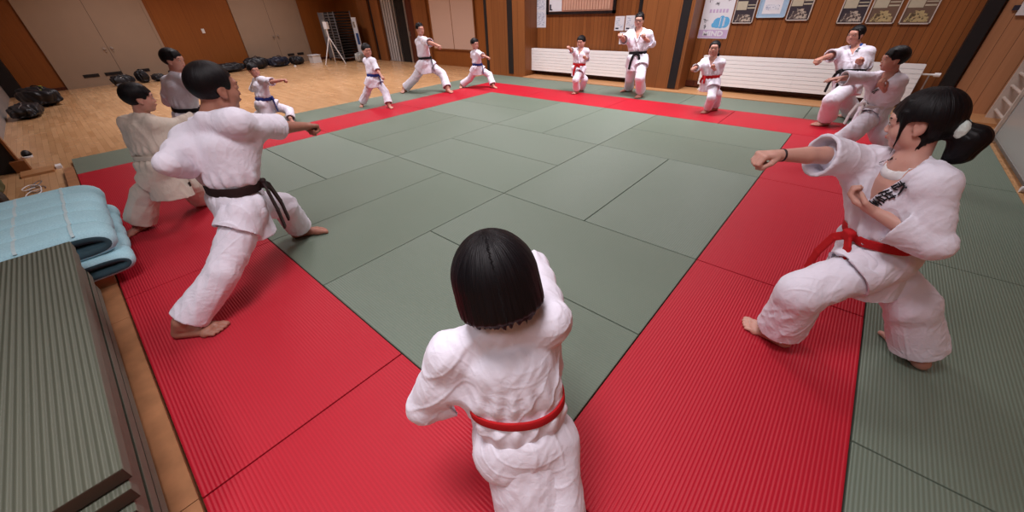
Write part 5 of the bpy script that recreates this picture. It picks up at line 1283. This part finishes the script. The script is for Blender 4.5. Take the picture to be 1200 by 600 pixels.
# hair tie of the ponytail girl, wrist band, embroidery
if 'ponytail_girl' in INFO:
    I_ = INFO['ponytail_girl']; v = Vol(world_vec(I_, -.03, -.46, -.12)-.12, world_vec(I_, -.03, -.46, -.12)+.12, .004)
    v.ell(world_vec(I_, -.03, -.46, -.12), I_['HR'], np.array((.19, .085, .17))*I_['hh'])
    v.ell(world_vec(I_, .07, -.48, -.12), I_['HR'], np.array((.13, .09, .16))*I_['hh'], .01)
    v.ell(world_vec(I_, -.13, -.48, -.12), I_['HR'], np.array((.13, .09, .16))*I_['hh'], .01)
    fz = folds(9, (0, 0, 1), .002, .02, .3)
    put_mesh('hair_tie', v, M['hair_tie'], I_['root'], fz, 1)
    W_, E_ = I_['J']['WR'], I_['J']['ER']; d_ = unit(W_-E_)
    bm = bmesh.new(); cyl(bm, Vector(W_-d_*.022), Vector(W_-d_*.013), .0285, 20); obj('wrist_band', bm, M['band'], I_['root'], smooth=True)
    # three brush characters running down the left breast
    A = [(-.4,.32,.35,.36,.17),(-.05,.5,-.02,-.1,.17),(-.4,.1,.0,.16,.15),(.1,.42,.5,-.42,.19),(-.3,.0,-.32,-.4,.17),(-.1,-.02,-.1,-.38,.15),(-.4,-.42,.15,-.3,.18),(.3,.5,.42,.42,.15)]
    B2 = [(-.35,.42,-.45,-.2,.17),(-.1,.48,-.1,.1,.17),(-.3,.2,.15,.24,.15),(.3,.45,.3,.0,.17),(.1,.3,.5,.34,.15),(-.3,-.02,.4,.02,.17),(-.15,-.12,-.2,-.45,.17),(.25,-.1,.3,-.42,.17),(-.2,-.25,.28,-.24,.15),(-.35,-.46,.45,-.42,.18)]
    C2 = [(-.4,.3,.4,.36,.17),(0,.5,0,.12,.17),(-.25,.14,.28,.16,.17),(-.45,-.05,.48,.0,.18),(-.1,.0,-.35,-.4,.17),(.05,-.1,.3,-.42,.17),(-.2,-.3,.3,-.26,.15)]
    for gl, cx, cz, rot in ((A, .080, -.048, -.55), (B2, .062, -.094, -.55), (C2, .042, -.138, -.55)):
        embroider(I_, cx, cz, .048, rot, gl)
for key, cx, cz, sz in (('woman', .055, -.10, .035), ('white_boy', .045, -.10, .035), ('adult_back', .055, -.10, .03), ('red_girl', .04, -.09, .03), ('tall_boy', .05, -.10, .03)):
    if key in INFO:
        embroider(INFO[key], cx, cz, sz, -.4, [(-.4,.3,.4,.36,.2),(0,.5,0,-.4,.2),(-.35,0,.4,.0,.2),(-.3,-.4,.3,-.3,.2)])
        embroider(INFO[key], cx-.012, cz-.035, sz, -.4, [(-.4,.2,.4,.3,.2),(-.2,.5,-.3,-.4,.2),(.25,.3,.3,-.4,.2),(-.35,-.1,.4,-.1,.2)])
if 'woman' in INFO:
    I_ = INFO['woman']; S_ = I_['S']; v = Vol(I_['Nk']-.16, I_['Nk']+.16, .006)
    v.cone(I_['Nk']+I_['up']*.012*S_, I_['Nk']-I_['up']*.10*S_, .040*S_, .068*S_, .01, I_['cr'], 1.3)
    v.cone(I_['Nk']+I_['up']*.01*S_, I_['Nk']+I_['up']*.1*S_+I_['cf']*.01, .036*S_, .04*S_, .004, op='sub')
    put_mesh('undershirt', v, M['shirt_blue'], I_['root'], None, 1)
if 'ponytail_girl' in INFO:
    I_ = INFO['ponytail_girl']; S_ = I_['S']; v = Vol(I_['Nk']-.2, I_['Nk']+.2, .005)
    v.cone(I_['Nk']+I_['up']*.020*S_, I_['Nk']+I_['up']*.0*S_, .044*S_, .052*S_, .01)
    v.cone(I_['Nk']-I_['up']*.03*S_+I_['cf']*.01, I_['Nk']+I_['up']*.1*S_+I_['cf']*.01, .036*S_, .040*S_, .004, op='sub')
    put_mesh('undershirt_collar', v, M['white'], I_['root'], None, 4)
if 'cream_boy' in INFO:
    I_ = INFO['cream_boy']; c_ = on_surface(I_['jk'], I_['J']['P']-I_['up']*.10*I_['S']-I_['cr']*.02, unit(I_['cf']*.5+I_['cr']), .3, .003)
    Z_ = unit(I_['cf']*.5+I_['cr']); X_ = unit(np.cross(V3(0, 0, 1), Z_)); Y_ = np.cross(Z_, X_); bm = bmesh.new()
    for sx in (0, 1):
        vs = [bm.verts.new(Vector(c_+X_*a*.016+Y_*b*.020+Z_*.004*sx)) for a, b in ((-1, -1), (1, -1), (1, 1), (-1, 1))]
        bm.faces.new(vs if sx else vs[::-1])
    bm.verts.ensure_lookup_table(); vv = list(bm.verts)
    for i_ in range(4): bm.faces.new((vv[i_], vv[(i_+1) % 4], vv[4+(i_+1) % 4], vv[4+i_]))
    obj('maker_patch', bm, M['belt_brown'], I_['root'])
if 'adult_back' in INFO:
    I_ = INFO['adult_back']; bm = bmesh.new()
    for s in (-1, 1):
        c_ = world_vec(I_, s*.14, .42, .0); R = I_['HR']; hh = I_['hh']
        pts = [Vector(c_+(R[0]*math.cos(a)*.105+R[2]*math.sin(a)*.075)*hh) for a in np.linspace(0, 2*math.pi, 15)]
        tube(bm, pts, .0022, 6)
        tube(bm, [Vector(world_vec(I_, s*.245, .42, .01)), Vector(world_vec(I_, s*.36, .05, .01))], .002, 6)
    tube(bm, [Vector(world_vec(I_, -.04, .43, .0)), Vector(world_vec(I_, .04, .43, .0))], .002, 6)
    obj('glasses', bm, M['black'], I_['root'])
